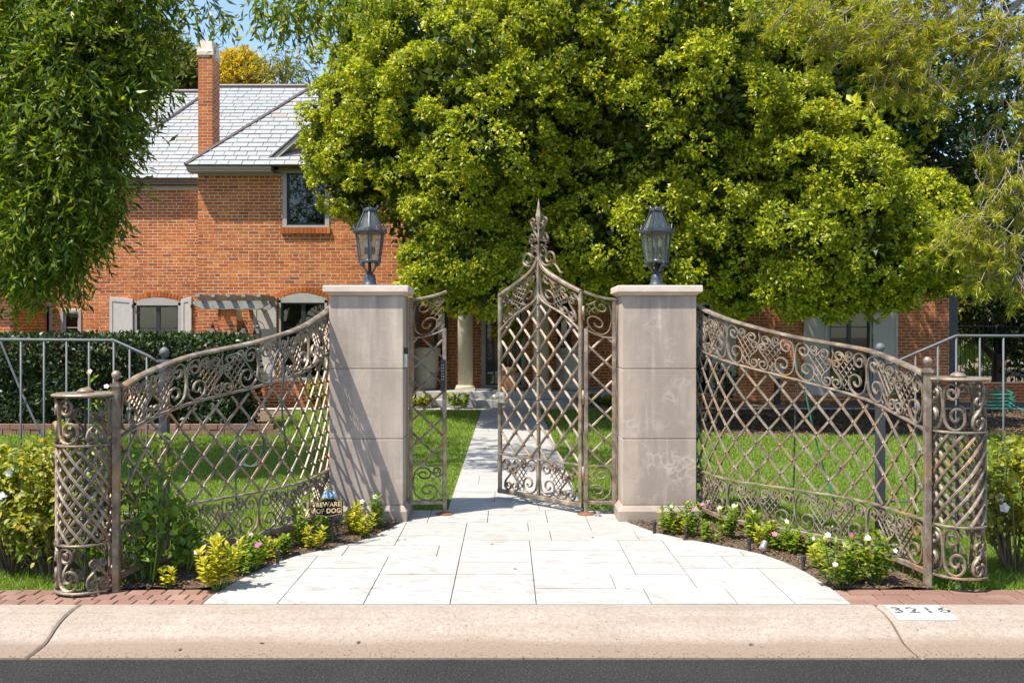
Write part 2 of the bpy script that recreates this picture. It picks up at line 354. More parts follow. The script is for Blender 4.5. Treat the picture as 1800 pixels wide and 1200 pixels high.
# rolled kerb: profile swept along x, cut into cast sections by the joints in the photo
KPROF = [(KY1, .001), (5.27, .0), (5.20, -.006), (5.13, -.020), (5.07, -.040), (5.02, -.063), (4.98, -.079), (4.94, -.088), (4.86, -.093), (KY0, -.096)]
kerb = struct(bpy.data.objects.new('kerb', None)); COL.objects.link(kerb); kerb['kind'] = 'structure'
joints = [-11.5, -6.96, -2.44, 2.10, 6.64, 11.2]
for a, b in zip(joints[:-1], joints[1:]):
    mb = MB(); g = .005; rs = []
    for k, (x, dz) in enumerate(((a+g, -.012), (a+g+.010, -.002), (a+g+.022, 0), (b-g-.022, 0), (b-g-.010, -.002), (b-g, -.012))):
        rs.append([(x, y, z+dz) for y, z in KPROF] + [(x, KY0, -.2), (x, KY1, -.2)])
    mb.rings(rs); mb.build('kerb_section', M['kerb'], kerb)
def kerb_z(y):
    P = sorted(KPROF)
    return float(np.interp(y, [p[0] for p in P], [p[1] for p in P]))

# house number painted on the kerb
plate = MB(); ys = np.linspace(5.345, 5.13, 9)
x0, x1 = px2x(1550, 5.34), px2x(1684, 5.14)
def wob(k): return .0025*math.sin(k*2.3)
plate.v = [(x0+.008+wob(k), y, kerb_z(y)+.0025) for k, y in enumerate(ys)] + [(x1-.02*(k<2)+wob(k+3), y, kerb_z(y)+.0025) for k, y in enumerate(ys)]
plate.f = [(k, k+1, 10+k, 9+k) for k in range(8)]
num = plate.build('painted_house_number', M['white_paint'])
tag(num, 'white rectangle painted on the kerb with the worn black house number 3216', 'house number')
def text_mesh(txt, size, bold=0.0, spacing=1.0):
    cu = bpy.data.curves.new('lettering', 'FONT'); cu.body = txt; cu.size = size; cu.align_x = 'CENTER'; cu.align_y = 'CENTER'
    cu.offset = bold; cu.space_character = spacing; cu.resolution_u = 3
    o = bpy.data.objects.new('lettering', cu); COL.objects.link(o)
    dg = bpy.context.evaluated_depsgraph_get(); me = bpy.data.meshes.new_from_object(o.evaluated_get(dg))
    COL.objects.unlink(o); bpy.data.objects.remove(o); return me
me = text_mesh('3216', .165, .004, 1.3)
for v in me.vertices:
    y = 5.25 + v.co.y*.70; v.co = ((x0+x1)/2 + .012 + v.co.x*.80, y, kerb_z(y)+.0045)
link('digits', me, M['worn_black'], num)

# stone paving fan, edges read off the photo
fan_l = [(-1.744,5.36),(-1.735,5.62),(-1.63,6.12),(-1.48,6.51),(-1.328,6.70),(-1.082,7.03),(-.949,7.40),(-.86,7.70),(-.86,8.22)]
fan_r = [(1.966,5.36),(1.962,5.71),(1.923,6.16),(1.785,6.57),(1.529,6.875),(1.286,7.12),(1.142,7.33),(.984,7.70),(.94,8.22)]
FL = [(p.x, p.y) for p in catmull([(x,y,0) for x,y in fan_l[:8]], 4)] + [fan_l[8]]
FR = [(p.x, p.y) for p in catmull([(x,y,0) for x,y in fan_r[:8]], 4)] + [fan_r[8]]
fan_poly = FL[::-1] + FR
def clip_rect(poly, x0, x1, y0, y1):
    def cl(P, ins, inter):
        out = []
        for i in range(len(P)):
            a, b = P[i-1], P[i]
            if ins(b):
                if not ins(a): out.append(inter(a, b))
                out.append(b)
            elif ins(a): out.append(inter(a, b))
        return out
    ix = lambda X: (lambda a, b: (X, a[1]+(b[1]-a[1])*(X-a[0])/(b[0]-a[0])))
    iy = lambda Y: (lambda a, b: (a[0]+(b[0]-a[0])*(Y-a[1])/(b[1]-a[1]), Y))
    for ins, inter in ((lambda p: p[0] >= x0, ix(x0)), (lambda p: p[0] <= x1, ix(x1)), (lambda p: p[1] >= y0, iy(y0)), (lambda p: p[1] <= y1, iy(y1))):
        if not poly: return []
        poly = cl(poly, ins, inter)
    return poly
def area(P): return abs(sum(P[i-1][0]*P[i][1]-P[i][0]*P[i-1][1] for i in range(len(P))))/2
fan = sheet('fan_paving', [(x, y) for x, y in fan_poly], -0.0095, M['joint_sand'])
CELL = .165; NX, NY = 28, 18; gx0, gy0 = -2.31, 5.372
used = np.zeros((NX, NY), bool); rr = random.Random(12)
def slab(parent, poly, z=0.0):
    mb = MB(); mb.prism(poly[::-1] if sum(poly[i-1][0]*poly[i][1]-poly[i][0]*poly[i-1][1] for i in range(len(poly))) < 0 else poly, z-.03, z+rr.uniform(-.0012, .0012)); mb.build('paving_slab', M['paver'], parent)
for j in range(NY):
    for i in range(NX):
        if used[i, j]: continue
        opts = [(3,2),(4,2),(3,2),(2,2),(3,2),(3,3)]; rr.shuffle(opts); opts += [(3,1),(2,1),(1,2),(1,1)]
        for w, h in opts:
            if i+w <= NX and j+h <= NY and not used[i:i+w, j:j+h].any(): break
        used[i:i+w, j:j+h] = True; g = .003
        P = clip_rect(fan_poly, gx0+i*CELL+g, gx0+(i+w)*CELL-g, gy0+j*CELL+g, min(8.215, gy0+(j+h)*CELL-g))
        if len(P) >= 3 and area(P) > .002: slab(fan, P)
path = sheet('garden_path', rect(-.525, .665, 8.222, 19.05), -0.0085, M['joint_sand'])
y = 8.226; k = 0
while y < 19.0:
    d = (.4, .6, .4, .6, .6)[k % 5]; cut = (.28, -.12, .08, -.3, .42)[k % 5]
    for a, b in ((-.523, cut), (cut, .663)):
        slab(path, rect(a+.002, b-.002, y+.002, min(19.04, y+d-.002)))
    y += d; k += 1
sheet('cross_walk', rect(-9, 12, 19.06, 19.55), -0.004, M['walk'])

# brick strip behind the kerb, one brick at a time
def brick_field(name, x0, x1, lim, rows, bw, bd, zt=0.0):
    o = sheet(name, rect(x0, x1, KY1+.002, KY1+rows*bd+.004), -.012, M['mortar_dark'] if x0 < 0 else M['mortar'])
    shared = {}
    for r in range(rows):
        x = x0 - rr.uniform(0, bw) + (bw*.5 if r % 2 else 0)
        while x < x1:
            a, b = max(x, x0), min(x+bw-.008, x1); yc = KY1+.006+r*bd
            a2, b2 = (a, b) if lim is None else lim(a, b, yc, yc+bd-.008)
            if b2-a2 > .02:
                key = round((b2-a2), 3)
                if key not in shared:
                    mb = MB(); mb.cbox(0, b2-a2, 0, bd-.008, -.05, 0, .004); shared[key] = mb.mesh('brick')
                br = link('brick', shared[key], M['paving_brick'], o, (a2, yc, zt+rr.uniform(-.002, .002)))
            x += bw
    return o
def xl(y, P): return float(np.interp(y, [p[1] for p in P], [p[0] for p in P]))
brick_field('brick_border', -3.6, -1.74, lambda a, b, y0, y1: (a, min(b, xl(y0, FL)-.005, xl(y1, FL)-.005)), 3, .108, .105)
brick_field('brick_paving', 1.95, 3.7, lambda a, b, y0, y1: (max(a, xl(y0, FR)+.005, xl(y1, FR)+.005), b), 3, .205, .105)

# ================================================================== GATE PILLARS
def pillar(label, bx0, bx1, stain):
    y0, y1 = 7.75, 8.17; LS = M['limestone_salt' if stain else 'limestone']; p = thing('gate_pillar', label, 'pillar', ((bx0+bx1)/2, (y0+y1)/2, 0), 'pair of stone gate pillars')
    mb = MB(); mb.rings([[(bx0-e,y0-e,z),(bx1+e,y0-e,z),(bx1+e,y1+e,z),(bx0-e,y1+e,z)] for e, z in ((.035,-.03),(.035,.085),(.028,.092),(.004,.125),(0,.128))])
    mb.build('base', LS, p, bevel=.004)
    zs = [.128, .676, 1.254, 1.858]
    for a, b in zip(zs[:-1], zs[1:]):
        mb = MB(); mb.box(bx0, bx1, y0, y1, a+.0025, b-.0025); mb.build('stone_block', LS, p, bevel=.005)
    mb = MB(); mb.box(bx0+.006, bx1-.006, y0+.006, y1-.006, .128, 1.858); mb.build('core', M['mortar_dark'], p)
    e = .045
    mb = MB(); mb.rings([[(bx0-q,y0-q,z),(bx1+q,y0-q,z),(bx1+q,y1+q,z),(bx0-q,y1+q,z)] for q, z in ((.0,1.859),(.008,1.866),(e-.012,1.882),(e,1.888),(e,1.934),(e-.006,1.941))])
    mb.build('cap', M['cap_stone'], p, bevel=.003); return p
PL = (-1.472, -.862); PR = (.948, 1.560); PT = 1.941
pillar('stone gate pillar with barred fence shadows on its face, left of the gate', *PL, 0)
pillar('stone gate pillar streaked with white salt stains, right of the gate', *PR, 1)

# ================================================================== IRONWORK
class Surf:
    """a vertical surface: s runs along it, z up"""
    def __init__(s, pts):
        s.p = [Vector((x, y, 0)) for x, y in pts]; s.L = [0.0]
        for a, b in zip(s.p[:-1], s.p[1:]): s.L.append(s.L[-1] + (b-a).length)
        s.len = s.L[-1]; s.xs = [p.x for p in s.p]; s.ys = [p.y for p in s.p]
    def xy(s, u):
        if u < 0: d = (s.p[1]-s.p[0]).normalized(); q = s.p[0]+d*u; return q.x, q.y
        if u > s.len: d = (s.p[-1]-s.p[-2]).normalized(); q = s.p[-1]+d*(u-s.len); return q.x, q.y
        return float(np.interp(u, s.L, s.xs)), float(np.interp(u, s.L, s.ys))
    def N(s, u):
        a = s.xy(u-.03); b = s.xy(u+.03); d = Vector((b[0]-a[0], b[1]-a[1], 0)).normalized(); n = Vector((d.y, -d.x, 0)) * s.flip
        return n
    flip = 1
    def P(s, u, z, off=0):
        x, y = s.xy(u); n = s.N(u); return Vector((x+n.x*off, y+n.y*off, z))
def spiral(cx, cy, rs, a0, step, ay=1.0):
    """radii given every `step` degrees from a0; returns dense points"""
    n = 5; out = []
    for k in range(len(rs)-1):
        for j in range(n):
            u = j/n; r = rs[k]*(1-u)+rs[k+1]*u; a = R(a0+step*(k+u)); out.append((cx+r*math.cos(a), cy+ay*r*math.sin(a)))
    a = R(a0+step*(len(rs)-1)); out.append((cx+rs[-1]*math.cos(a), cy+ay*rs[-1]*math.sin(a))); return out
def smooth2(P, n=5): return [(p.x, p.y) for p in catmull([(x, y, 0) for x, y in P], n)]
# half of one scroll unit: x 0 outer edge .. 1 middle, y 0 .. 1 band height
top_sc = spiral(.235, .775, [.20,.195,.15,.125,.10,.07,.04], 180, -90)
bot_sc = spiral(.33, .285, [.30,.275,.20,.165,.125,.09,.05], 180, 90)
C_OUT = top_sc[::-1] + smooth2([(.035,.775),(.008,.60),(.006,.45),(.03,.285)], 4)[1:-1] + bot_sc
C_WAVE = smooth2([(.33,.93),(.44,.80),(.56,.705),(.66,.80),(.715,.86)], 4) + spiral(.80, .80, [.10,.11,.10,.085,.065,.035], 150, -90)[1:]
C_CURL = [(.575,.712)] + spiral(.525, .875, [.085,.082,.075,.06,.04,.02], 0, 85)
C_S = spiral(.885, .60, [.095,.09,.08,.065,.05,.025], 0, 90)[::-1] + smooth2([(.98,.60),(.955,.49),(.86,.38),(.765,.27),(.735,.145)], 4)[1:-1] + spiral(.865, .145, [.13,.125,.105,.08,.055,.025], 180, 90)
HALF = [C_OUT, C_WAVE, C_CURL, C_S]
LAT = [(.31,.60),(.40,.76),(.57,.69),(.70,.83),(.82,.66),(.93,.48),(.74,.28),(.74,.03),(.47,.03),(.55,.28),(.47,.47)]
def inside(p, poly):
    x, y = p; c = False
    for i in range(len(poly)):
        (x1, y1), (x2, y2) = poly[i-1], poly[i]
        if (y1 > y) != (y2 > y) and x < (x2-x1)*(y-y1)/(y2-y1)+x1: c = not c
    return c
def small_lattice(slopes=((1,-1.35),(1,1.15)), gap=.125):
    out = []
    for dx, dy in slopes:
        d = Vector((dx, dy)).normalized(); n = Vector((-d.y, d.x)); fam = []
        for k in range(-14, 15):
            o = Vector((.6, .4)) + n*(k*gap); run = []
            for q in range(-60, 61):
                p = o + d*(q*.02)
                if inside((p.x, p.y), LAT): run.append((p.x, p.y))
                else:
                    if len(run) > 3: fam.append([run[0], run[-1]])
                    run = []
            if len(run) > 3: fam.append([run[0], run[-1]])
        out.append(fam)
    return out
SLAT = small_lattice()
def chan(w, d):           # fluted bar profile
    return [(-w,-d),(w,-d),(w,d*.35),(w*.42,d),(w*.14,d*.62),(-w*.14,d*.62),(-w*.42,d),(-w,d*.35)]
def flat(w, d, c=.3):
    return [(-w,-d+c*w),(-w+c*w,-d),(w-c*w,-d),(w,-d+c*w),(w,d-c*w),(w-c*w,d),(-w+c*w,d),(-w,d-c*w)]
def clipx(c, xmax):
    out = []
    for p in c:
        if p[0] <= xmax: out.append(p)
        elif out: break
    return out
def scroll_panel(parent, S, mp, parts, lat=True, w=.0048, d=.010, xmax=9, name='scroll_panel', fine=.0030):
    """mp maps a half-unit point to (s, z); parts = list of (curves, mirror?)"""
    root = None
    if lat:
        mb = MB()
        for fi, fam in enumerate(SLAT):
            off = .003 if fi else -.003
            for seg in fam:
                a, b = seg
                n = 3; pts = [(a[0]+(b[0]-a[0])*k/n, a[1]+(b[1]-a[1])*k/n) for k in range(n+1)]
                for m in parts:
                    q = [p for p in pts if p[0] <= xmax]
                    if len(q) < 2: continue
                    sz = [m(p) for p in q]; mb.sweep([S.P(u, z, off) for u, z in sz], [S.N(u) for u, z in sz], flat(fine, .005))
        stuff(mb.build('fine_lattice', M['iron'], parent))
    for m in parts:
        for c in HALF:
            q = clipx(c, xmax)
            if len(q) < 4: continue
            sz = [m(p) for p in q]; mb = MB()
            mb.sweep([S.P(u, z) for u, z in sz], [S.N(u) for u, z in sz], chan(w, d)); mb.build('scroll', M['iron'], parent)
    return parent
def lattice(parent, S, s0, s1, zb, zt, cw, ch, w=.0082, d=.0072, riv=True, phase=0.0, zref=None):
    """diamond lattice of fluted bars between zb(s) and zt(s), bars clipped to the opening, domed rivets on the crossings"""
    k = ch/cw; rivb = MB(); zr = zref if zref is not None else zb((s0+s1)/2)
    lines = {1: [], -1: []}
    for sg in (1, -1):
        n0 = int((s0 - 3 - s1)/cw) - 2
        for i in range(n0, -n0+2):
            o = s0 + phase + i*cw; run = []
            for q in np.linspace(s0, s1, 90):
                z = zr + sg*(q-o)*k
                if zb(q) <= z <= zt(q): run.append((q, z))
            if len(run) >= 3:
                off = .006 if sg > 0 else -.006
                step = max(1, len(run)//14); r2 = run[::step]
                if r2[-1] != run[-1]: r2.append(run[-1])
                mb = MB(); mb.sweep([S.P(u, z, off) for u, z in r2], [S.N(u) for u, z in r2], chan(w, d)); mb.build('lattice_bar', M['iron'], parent)
                lines[sg].append(o)
    if riv:
        for a in lines[1]:
            for b in lines[-1]:
                u = (a+b)/2; z = zr + (u-a)*k
                if s0+.01 < u < s1-.01 and zb(u)+.01 < z < zt(u)-.01:
                    c = S.P(u, z, .015); rivb.sphere(c, .012, 7, 4); c = S.P(u, z, -.014); rivb.sphere(c, .010, 6, 4)
        if rivb.v: stuff(rivb.build('rivets', M['iron'], parent, smooth=True))
def rail(parent, S, s0, s1, zf, prof, name='rail', off=0, n=40, mat='iron'):
    us = np.linspace(s0, s1, n); mb = MB()
    mb.sweep([S.P(u, zf(u), off) for u in us], [S.N(u) for u in us], prof); return mb.build(name, M[mat], parent)

def wing_fence(label, pts, flip, ztop, zup, n_units=4):
    S = Surf([(p.x, p.y) for p in catmull([(x, y, 0) for x, y in pts], 10)]); S.flip = flip
    f = thing('wrought_iron_fence', label, 'fence', (pts[-1][0], pts[-1][1], 0), 'curved wrought iron wing fences'); L = S.len
    zt = lambda u: float(np.interp(u/L, [q[0] for q in ztop], [q[1] for q in ztop]))
    zu = lambda u: float(np.interp(u/L, [q[0] for q in zup], [q[1] for q in zup]))
    # smooth the height tables
    T = [Vector((a, b, 0)) for a, b in ztop]; T = catmull(T, 8); U = catmull([Vector((a, b, 0)) for a, b in zup], 8)
    zt = lambda u: float(np.interp(u/L, [q.x for q in T], [q.y for q in T])); zu = lambda u: float(np.interp(u/L, [q.x for q in U], [q.y for q in U]))
    zl, zb = .40, .088
    hr = [(-.011,-.026),(.004,-.028),(.013,-.016),(.017,0),(.013,.016),(.004,.028),(-.011,.026),(-.014,.0)]
    hr = [(w, o) for w, o in hr]
    rail(f, S, 0, L, zt, [(a, b) for a, b in hr], 'handrail', 0, 60)
    rail(f, S, 0, L, zu, flat(.007, .018), 'rail'); rail(f, S, 0, L, lambda u: zl, flat(.007, .018), 'rail'); rail(f, S, 0, L, lambda u: zb, flat(.019, .016), 'bottom_rail')
    U0 = .03; hw = (L-U0-.02)/(2*n_units)
    for k in range(n_units):
        for lo, hi in ((lambda u: zl+.007, None), (lambda u: 0, None)):
            pass
        a = U0+k*2*hw; b = a+2*hw
        for band in (0, 1):
            if band: z0 = lambda u: zu(u)+.010; z1 = lambda u: zt(u)-.022
            else: z0 = lambda u: zb+.021; z1 = lambda u: zl-.010
            def mk(s0, sg):
                return lambda p: (s0+sg*p[0]*hw, z0(s0+sg*p[0]*hw) + p[1]*(z1(s0+sg*p[0]*hw)-z0(s0+sg*p[0]*hw)))
            r = scroll_panel(f, S, None, [mk(a, 1), mk(b, -1)])
            c = (a+b)/2; mb = MB(); h = z1(c)-z0(c); mb.sphere(S.P(c, z0(c)+.235*h, .004), .011, 8, 6); mb.build('scroll_boss', M['iron'], r, smooth=True); mb = MB()
            mb.sweep([S.P(c+x_*.02, z0(c)+h*y_) for x_, y_ in ((-.2,.62),(.15,.74),(.5,.82),(.1,.90),(.0,.97))], [S.N(c)]*5, flat(.004, .006)); mb.build('scroll_tip', M['iron'], r)
    lattice(f, S, 0.02, L-.02, lambda u: zl+.006, lambda u: zu(u)-.006, .205, .213, zref=zl)
    # the post at the street end
    x, y = S.xy(L+.022); p = MB(); e = .0195; h = zt(L)+.015
    p.box(x-e, x+e, y-e, y+e, -.02, h); o = p.build('end_post', M['iron'], f, bevel=.003)
    p = MB(); p.box(x-e-.008, x+e+.008, y-e-.008, y+e+.008, h, h+.018); p.box(x-.018, x+.018, y-.018, y+.018, h+.018, h+.03); p.build('post_cap', M['iron'], o)
    p = MB(); p.lathe([(.010,0),(.008,.010),(.015,.016),(.025,.029),(.0275,.041),(.025,.054),(.014,.065),(.001,.069)], (x, y, h+.03), 12); p.build('ball_finial', M['iron'], o, smooth=True)
    x, y = S.xy(.0); p = MB(); p.box(x-.015, x+.015, y-.015, y+.015, zb-.01, zu(0)); p.build('wall_post', M['dark_post'], f)
    return f, S
right_pts = [(1.600,8.02),(1.655,7.66),(1.78,7.30),(2.12,6.90),(2.42,6.46),(2.545,5.95),(2.565,5.76)]
left_pts = [(-1.512,8.02),(-1.522,7.70),(-1.60,7.20),(-1.80,6.80),(-2.10,6.36),(-2.29,5.92),(-2.345,5.66)]
fR, SR = wing_fence('curved bronze iron fence running from the salt stained pillar to the right', right_pts, -1, [(0,1.79),(.25,1.66),(.5,1.52),(.75,1.43),(.9,1.35),(1,1.292)], [(0,1.435),(.25,1.33),(.5,1.21),(.75,1.095),(.9,1.01),(1,.955)])
fL, SL = wing_fence('curved bronze iron fence running from the shadow barred pillar to the left', left_pts, 1, [(0,1.775),(.25,1.63),(.5,1.49),(.75,1.385),(.9,1.29),(1,1.212)], [(0,1.425),(.25,1.275),(.5,1.165),(.75,1.07),(.9,.985),(1,.915)])

# round openwork terminals
def terminal(label, cx, cy, r, z0, za, zb, zt, a_start, hand=1):
    f = thing('fence_terminal', label, 'fence pillar', (cx, cy, 0), 'round openwork iron end pillars')
    n = 48; circ = [(cx+r*math.cos(a_start+2*math.pi*k/n), cy+r*math.sin(a_start+2*math.pi*k/n)) for k in range(n+1)]
    S = Surf(circ); S.flip = 1; L = S.len
    def ring(z, prof, name):
        mb = MB(); pts = [S.P(u, z) for u in np.linspace(0, L, 49)]; nr = [Vector((p.x-cx, p.y-cy, 0)) for p in pts]
        rs = []
        for p, q in zip(pts, nr):
            q.normalize(); rs.append([Vector((p.x, p.y, z))+q*o+Vector((0,0,w)) for w, o in prof])
        mb.rings(rs, False); mb.build(name, M['iron'], f)
    ring(z0, flat(.006,.016), 'ring'); ring(za, flat(.006,.014), 'ring'); ring(zb, flat(.006,.014), 'ring')
    mb = MB(); mb.lathe([(.001,-.008),(r+.012,-.008),(r+.03,-.002),(r+.034,.006),(r+.026,.014),(.001,.016)], (cx, cy, zt), 40); mb.build('top_plate', M['iron'], f)
    mb = MB(); mb.lathe([(.05,0),(.045,.014),(.028,.026),(.001,.031)], (cx, cy, zt+.016), 12); mb.build('top_boss', M['iron'], f, smooth=True)
    for sg, rr_ in ((1, .004), (-1, -.008)):
        for k in range(12):
            us = [L*k/12 + sg*hand*t_*L*.46 for t_ in np.linspace(0, 1, 14)]; pts = []; nr = []
            for u, t_ in zip(us, np.linspace(0, 1, 14)):
                a = a_start+2*math.pi*u/L; q = Vector((math.cos(a), math.sin(a), 0)); pts.append(Vector((cx, cy, za+.006+(zb-za-.012)*t_))+q*(r+rr_)); nr.append(q)
            mb = MB(); mb.sweep(pts, nr, chan(.0085, .006)); mb.build('spiral_bar', M['iron'], f)
    class CS:
        def P(s, u, z, off=0): a = a_start+u/r; return Vector((cx+(r+off)*math.cos(a), cy+(r+off)*math.sin(a), z))
        def N(s, u): a = a_start+u/r; return Vector((math.cos(a), math.sin(a), 0))
    cs = CS(); nu = 2; uw = 2*math.pi*r/nu
    for lo, hi in ((z0+.008, za-.008), (zb+.008, zt-.012)):
        for k in range(nu):
            m1 = lambda p, k=k: ((k+p[0]*.5)*uw, lo+p[1]*(hi-lo)); m2 = lambda p, k=k: ((k+1-p[0]*.5)*uw, lo+p[1]*(hi-lo))
            for m in (m1, m2):
                for c in (C_OUT, C_S):
                    sz = [m(p) for p in c]; mb = MB(); mb.sweep([cs.P(u, z) for u, z in sz], [cs.N(u) for u, z in sz], chan(.0078, .010)); mb.build('scroll', M['iron'], f)
            mb = MB(); mb.sphere(cs.P((k+.5)*uw, lo+.25*(hi-lo), .004), .013, 8, 6); mb.build('scroll_boss', M['iron'], f, smooth=True)
    mb = MB(); mb.lathe([(.03,-.03),(.026,.0),(.007,.012),(.007,zt)], (cx, cy, 0), 10); mb.build('core_rod', M['dark_post'], f)
    return f
terminal('round bronze iron end pillar beside the lantana and the roses, left', -2.545, 5.66, .158, .022, .30, .885, 1.175, -2.25, -1)
terminal('round bronze iron end pillar at the street end of the right fence', 2.755, 5.74, .150, .085, .39, .955, 1.265, -2.6, 1)

# ------------------------------------------------------------------ the gate and its side panels
GY = 8.03
def arch_top(q):            # q = -1..1 across the leaf, height of the ogee
    q = abs(q); return float(np.interp(q, [0,.06,.14,.26,.42,.6,.8,1.0], [2.225,2.165,2.118,2.075,2.03,1.985,1.94,1.895]))
def arch_low(q):
    q = abs(q); return float(np.interp(q, [0,.07,.16,.3,.5,.7,.87,1.0], [1.90,1.845,1.815,1.78,1.735,1.675,1.61,1.545]))
def gate_leaf():
    hx, hy = .640, GY; fx, fy = -.082, GY+.755
    S = Surf([(fx, fy), (hx, hy)]); S.flip = 1; L = S.len; W2 = L/2
    g = thing('garden_gate', 'tall wrought iron garden gate standing ajar, pointed arch with spear finial', 'gate', (hx, hy, 0))
    zb, zl = .078, .42; q = lambda u: (u-W2)/W2
    for u, nm in ((.018, 'lock_stile'), (L-.018, 'hinge_stile'), (W2, 'middle_stile')):
        top = (arch_top(q(u)) if nm != 'middle_stile' else 2.23); mb = MB()
        mb.sweep([S.P(u, zb-.02 if nm != 'middle_stile' else zb), S.P(u, (zb+top)/2), S.P(u, top)], [S.N(u)]*3, flat(.018 if nm != 'middle_stile' else .012, .016)); mb.build(nm, M['iron'], g)
    for a, b in ((.018, W2), (W2, L-.018)):
        us = np.linspace(a, b, 26); mb = MB(); mb.sweep([S.P(u, arch_top(q(u))) for u in us], [S.N(u) for u in us], flat(.015, .024)); mb.build('arch_rail', M['iron'], g)
        mb = MB(); mb.sweep([S.P(u, arch_low(q(u))) for u in us], [S.N(u) for u in us], flat(.008, .016)); mb.build('arch_rail', M['iron'], g)
    rail(g, S, .03, L-.03, lambda u: zl, flat(.007, .015), 'rail', n=3); rail(g, S, .0, L, lambda u: zb, flat(.019, .018), 'bottom_rail', n=3)
    hw = .335
    for band in (0, 1):
        if band: z0 = lambda u: arch_low(q(u))+.012; z1 = lambda u: arch_top(q(u))-.016
        else: z0 = lambda u: zb+.02; z1 = lambda u: zl-.008
        for sg in (1, -1):
            k = hw if not band else .345
            m = lambda p, sg=sg, k=k, z0=z0, z1=z1: (W2+sg*(.014+p[0]*k), z0(W2+sg*(.014+p[0]*k))+p[1]*(z1(W2+sg*(.014+p[0]*k))-z0(W2+sg*(.014+p[0]*k))))
            r = scroll_panel(g, S, None, [m], w=.0062)
            for c in (C_S, C_CURL, C_WAVE):
                cc = clipx([(2-x_, y_) for x_, y_ in c][::1], 1.40)
                if len(cc) > 4:
                    sz = [m(p) for p in cc]; mb = MB(); mb.sweep([S.P(u, z) for u, z in sz], [S.N(u) for u, z in sz], chan(.0062, .011)); mb.build('scroll', M['iron'], r)
    lattice(g, S, .035, L-.035, lambda u: zl+.006, lambda u: arch_low(q(u))-.006, (L-.05)/5, .214, w=.011, phase=-.01, zref=zl)
    # crest of scrolls and the spear
    def crest(pts, w=.006):
        mb = MB(); mb.sweep([S.P(W2+x_, z_) for x_, z_ in pts], [S.N(W2)]*len(pts), chan(w, .010)); mb.build('crest_scroll', M['iron'], g)
    mb = MB(); mb.tube([S.P(W2, z) for z in (2.21, 2.35, 2.47)], [.013, .010, .009], 8); mb.build('finial_stem', M['iron'], g)
    c = S.P(W2, 2.45); mb = MB(); mb.lathe([(.004,-.03),(.010,-.015),(.008,.0),(.014,.03),(.026,.12),(.030,.145),(.019,.20),(.009,.26),(.001,.305)], c, 4, .4); mb.build('spear', M['iron'], g)
    for sg in (1, -1):
        s_ = lambda P: [(sg*x_, z_) for x_, z_ in P]
        crest(s_(smooth2([(.010,2.24),(.035,2.185),(.085,2.150),(.145,2.155)], 4) + spiral(.135, 2.212, [.062,.060,.054,.045,.034,.02], -60, 80)[2:]), .008)
        crest(s_(smooth2([(.145,2.155),(.190,2.160),(.225,2.130),(.262,2.085),(.29,2.073)], 4)), .006)
        crest(s_(smooth2([(.006,2.30),(.03,2.335),(.07,2.315)], 3)[:-1] + spiral(.05, 2.268, [.045,.04,.032,.024,.014], 60, -100)), .006)
        crest(s_(smooth2([(.006,2.285),(.05,2.325),(.105,2.312)], 4)), .005)
        crest(s_(spiral(.055, 2.352, [.018,.03,.038,.043], 200, 100)[:] + smooth2([(.105,2.36),(.115,2.39),(.10,2.42)], 3) + spiral(.083, 2.408, [.03,.026,.02,.012], 60, 90)), .0055)
        crest(s_(smooth2([(.006,2.375),(.022,2.42),(.06,2.47),(.062,2.51)], 4)[:-1] + spiral(.032, 2.50, [.032,.03,.024,.015,.008], 0, 95)), .006)
        crest(s_(smooth2([(.062,2.47),(.075,2.51),(.098,2.54)], 3)[:-1] + spiral(.075, 2.552, [.026,.026,.022,.016,.008], -20, 95)), .0055)
    # lock
    n = S.N(.03); c = S.P(.045, .95, .02); mb = MB(); s_ = S.P(.07, 0)-S.P(.03, 0)
    mb.sweep([S.P(.045, .90), S.P(.045, 1.00)], [n]*2, [(-.055,-.012),(.055,-.012),(.055,.03),(-.055,.03)]); lk = mb.build('lock_case', M['steel'], g, bevel=.003)
    mb = MB(); mb.tube([S.P(.025, .955, .03), S.P(.025, .955, .06)], .011, 8); mb.sphere(S.P(.025, .955, .075), .028, 12, 8); mb.build('knob', M['steel'], lk, smooth=True)
    for z in (.35, 1.0, 1.72):
        mb = MB(); p = S.P(L+.012, z); mb.lathe([(.012,-.06),(.012,.06)], p, 10); mb.build('hinge', M['iron'], g, smooth=True)
    return g
gate_leaf()
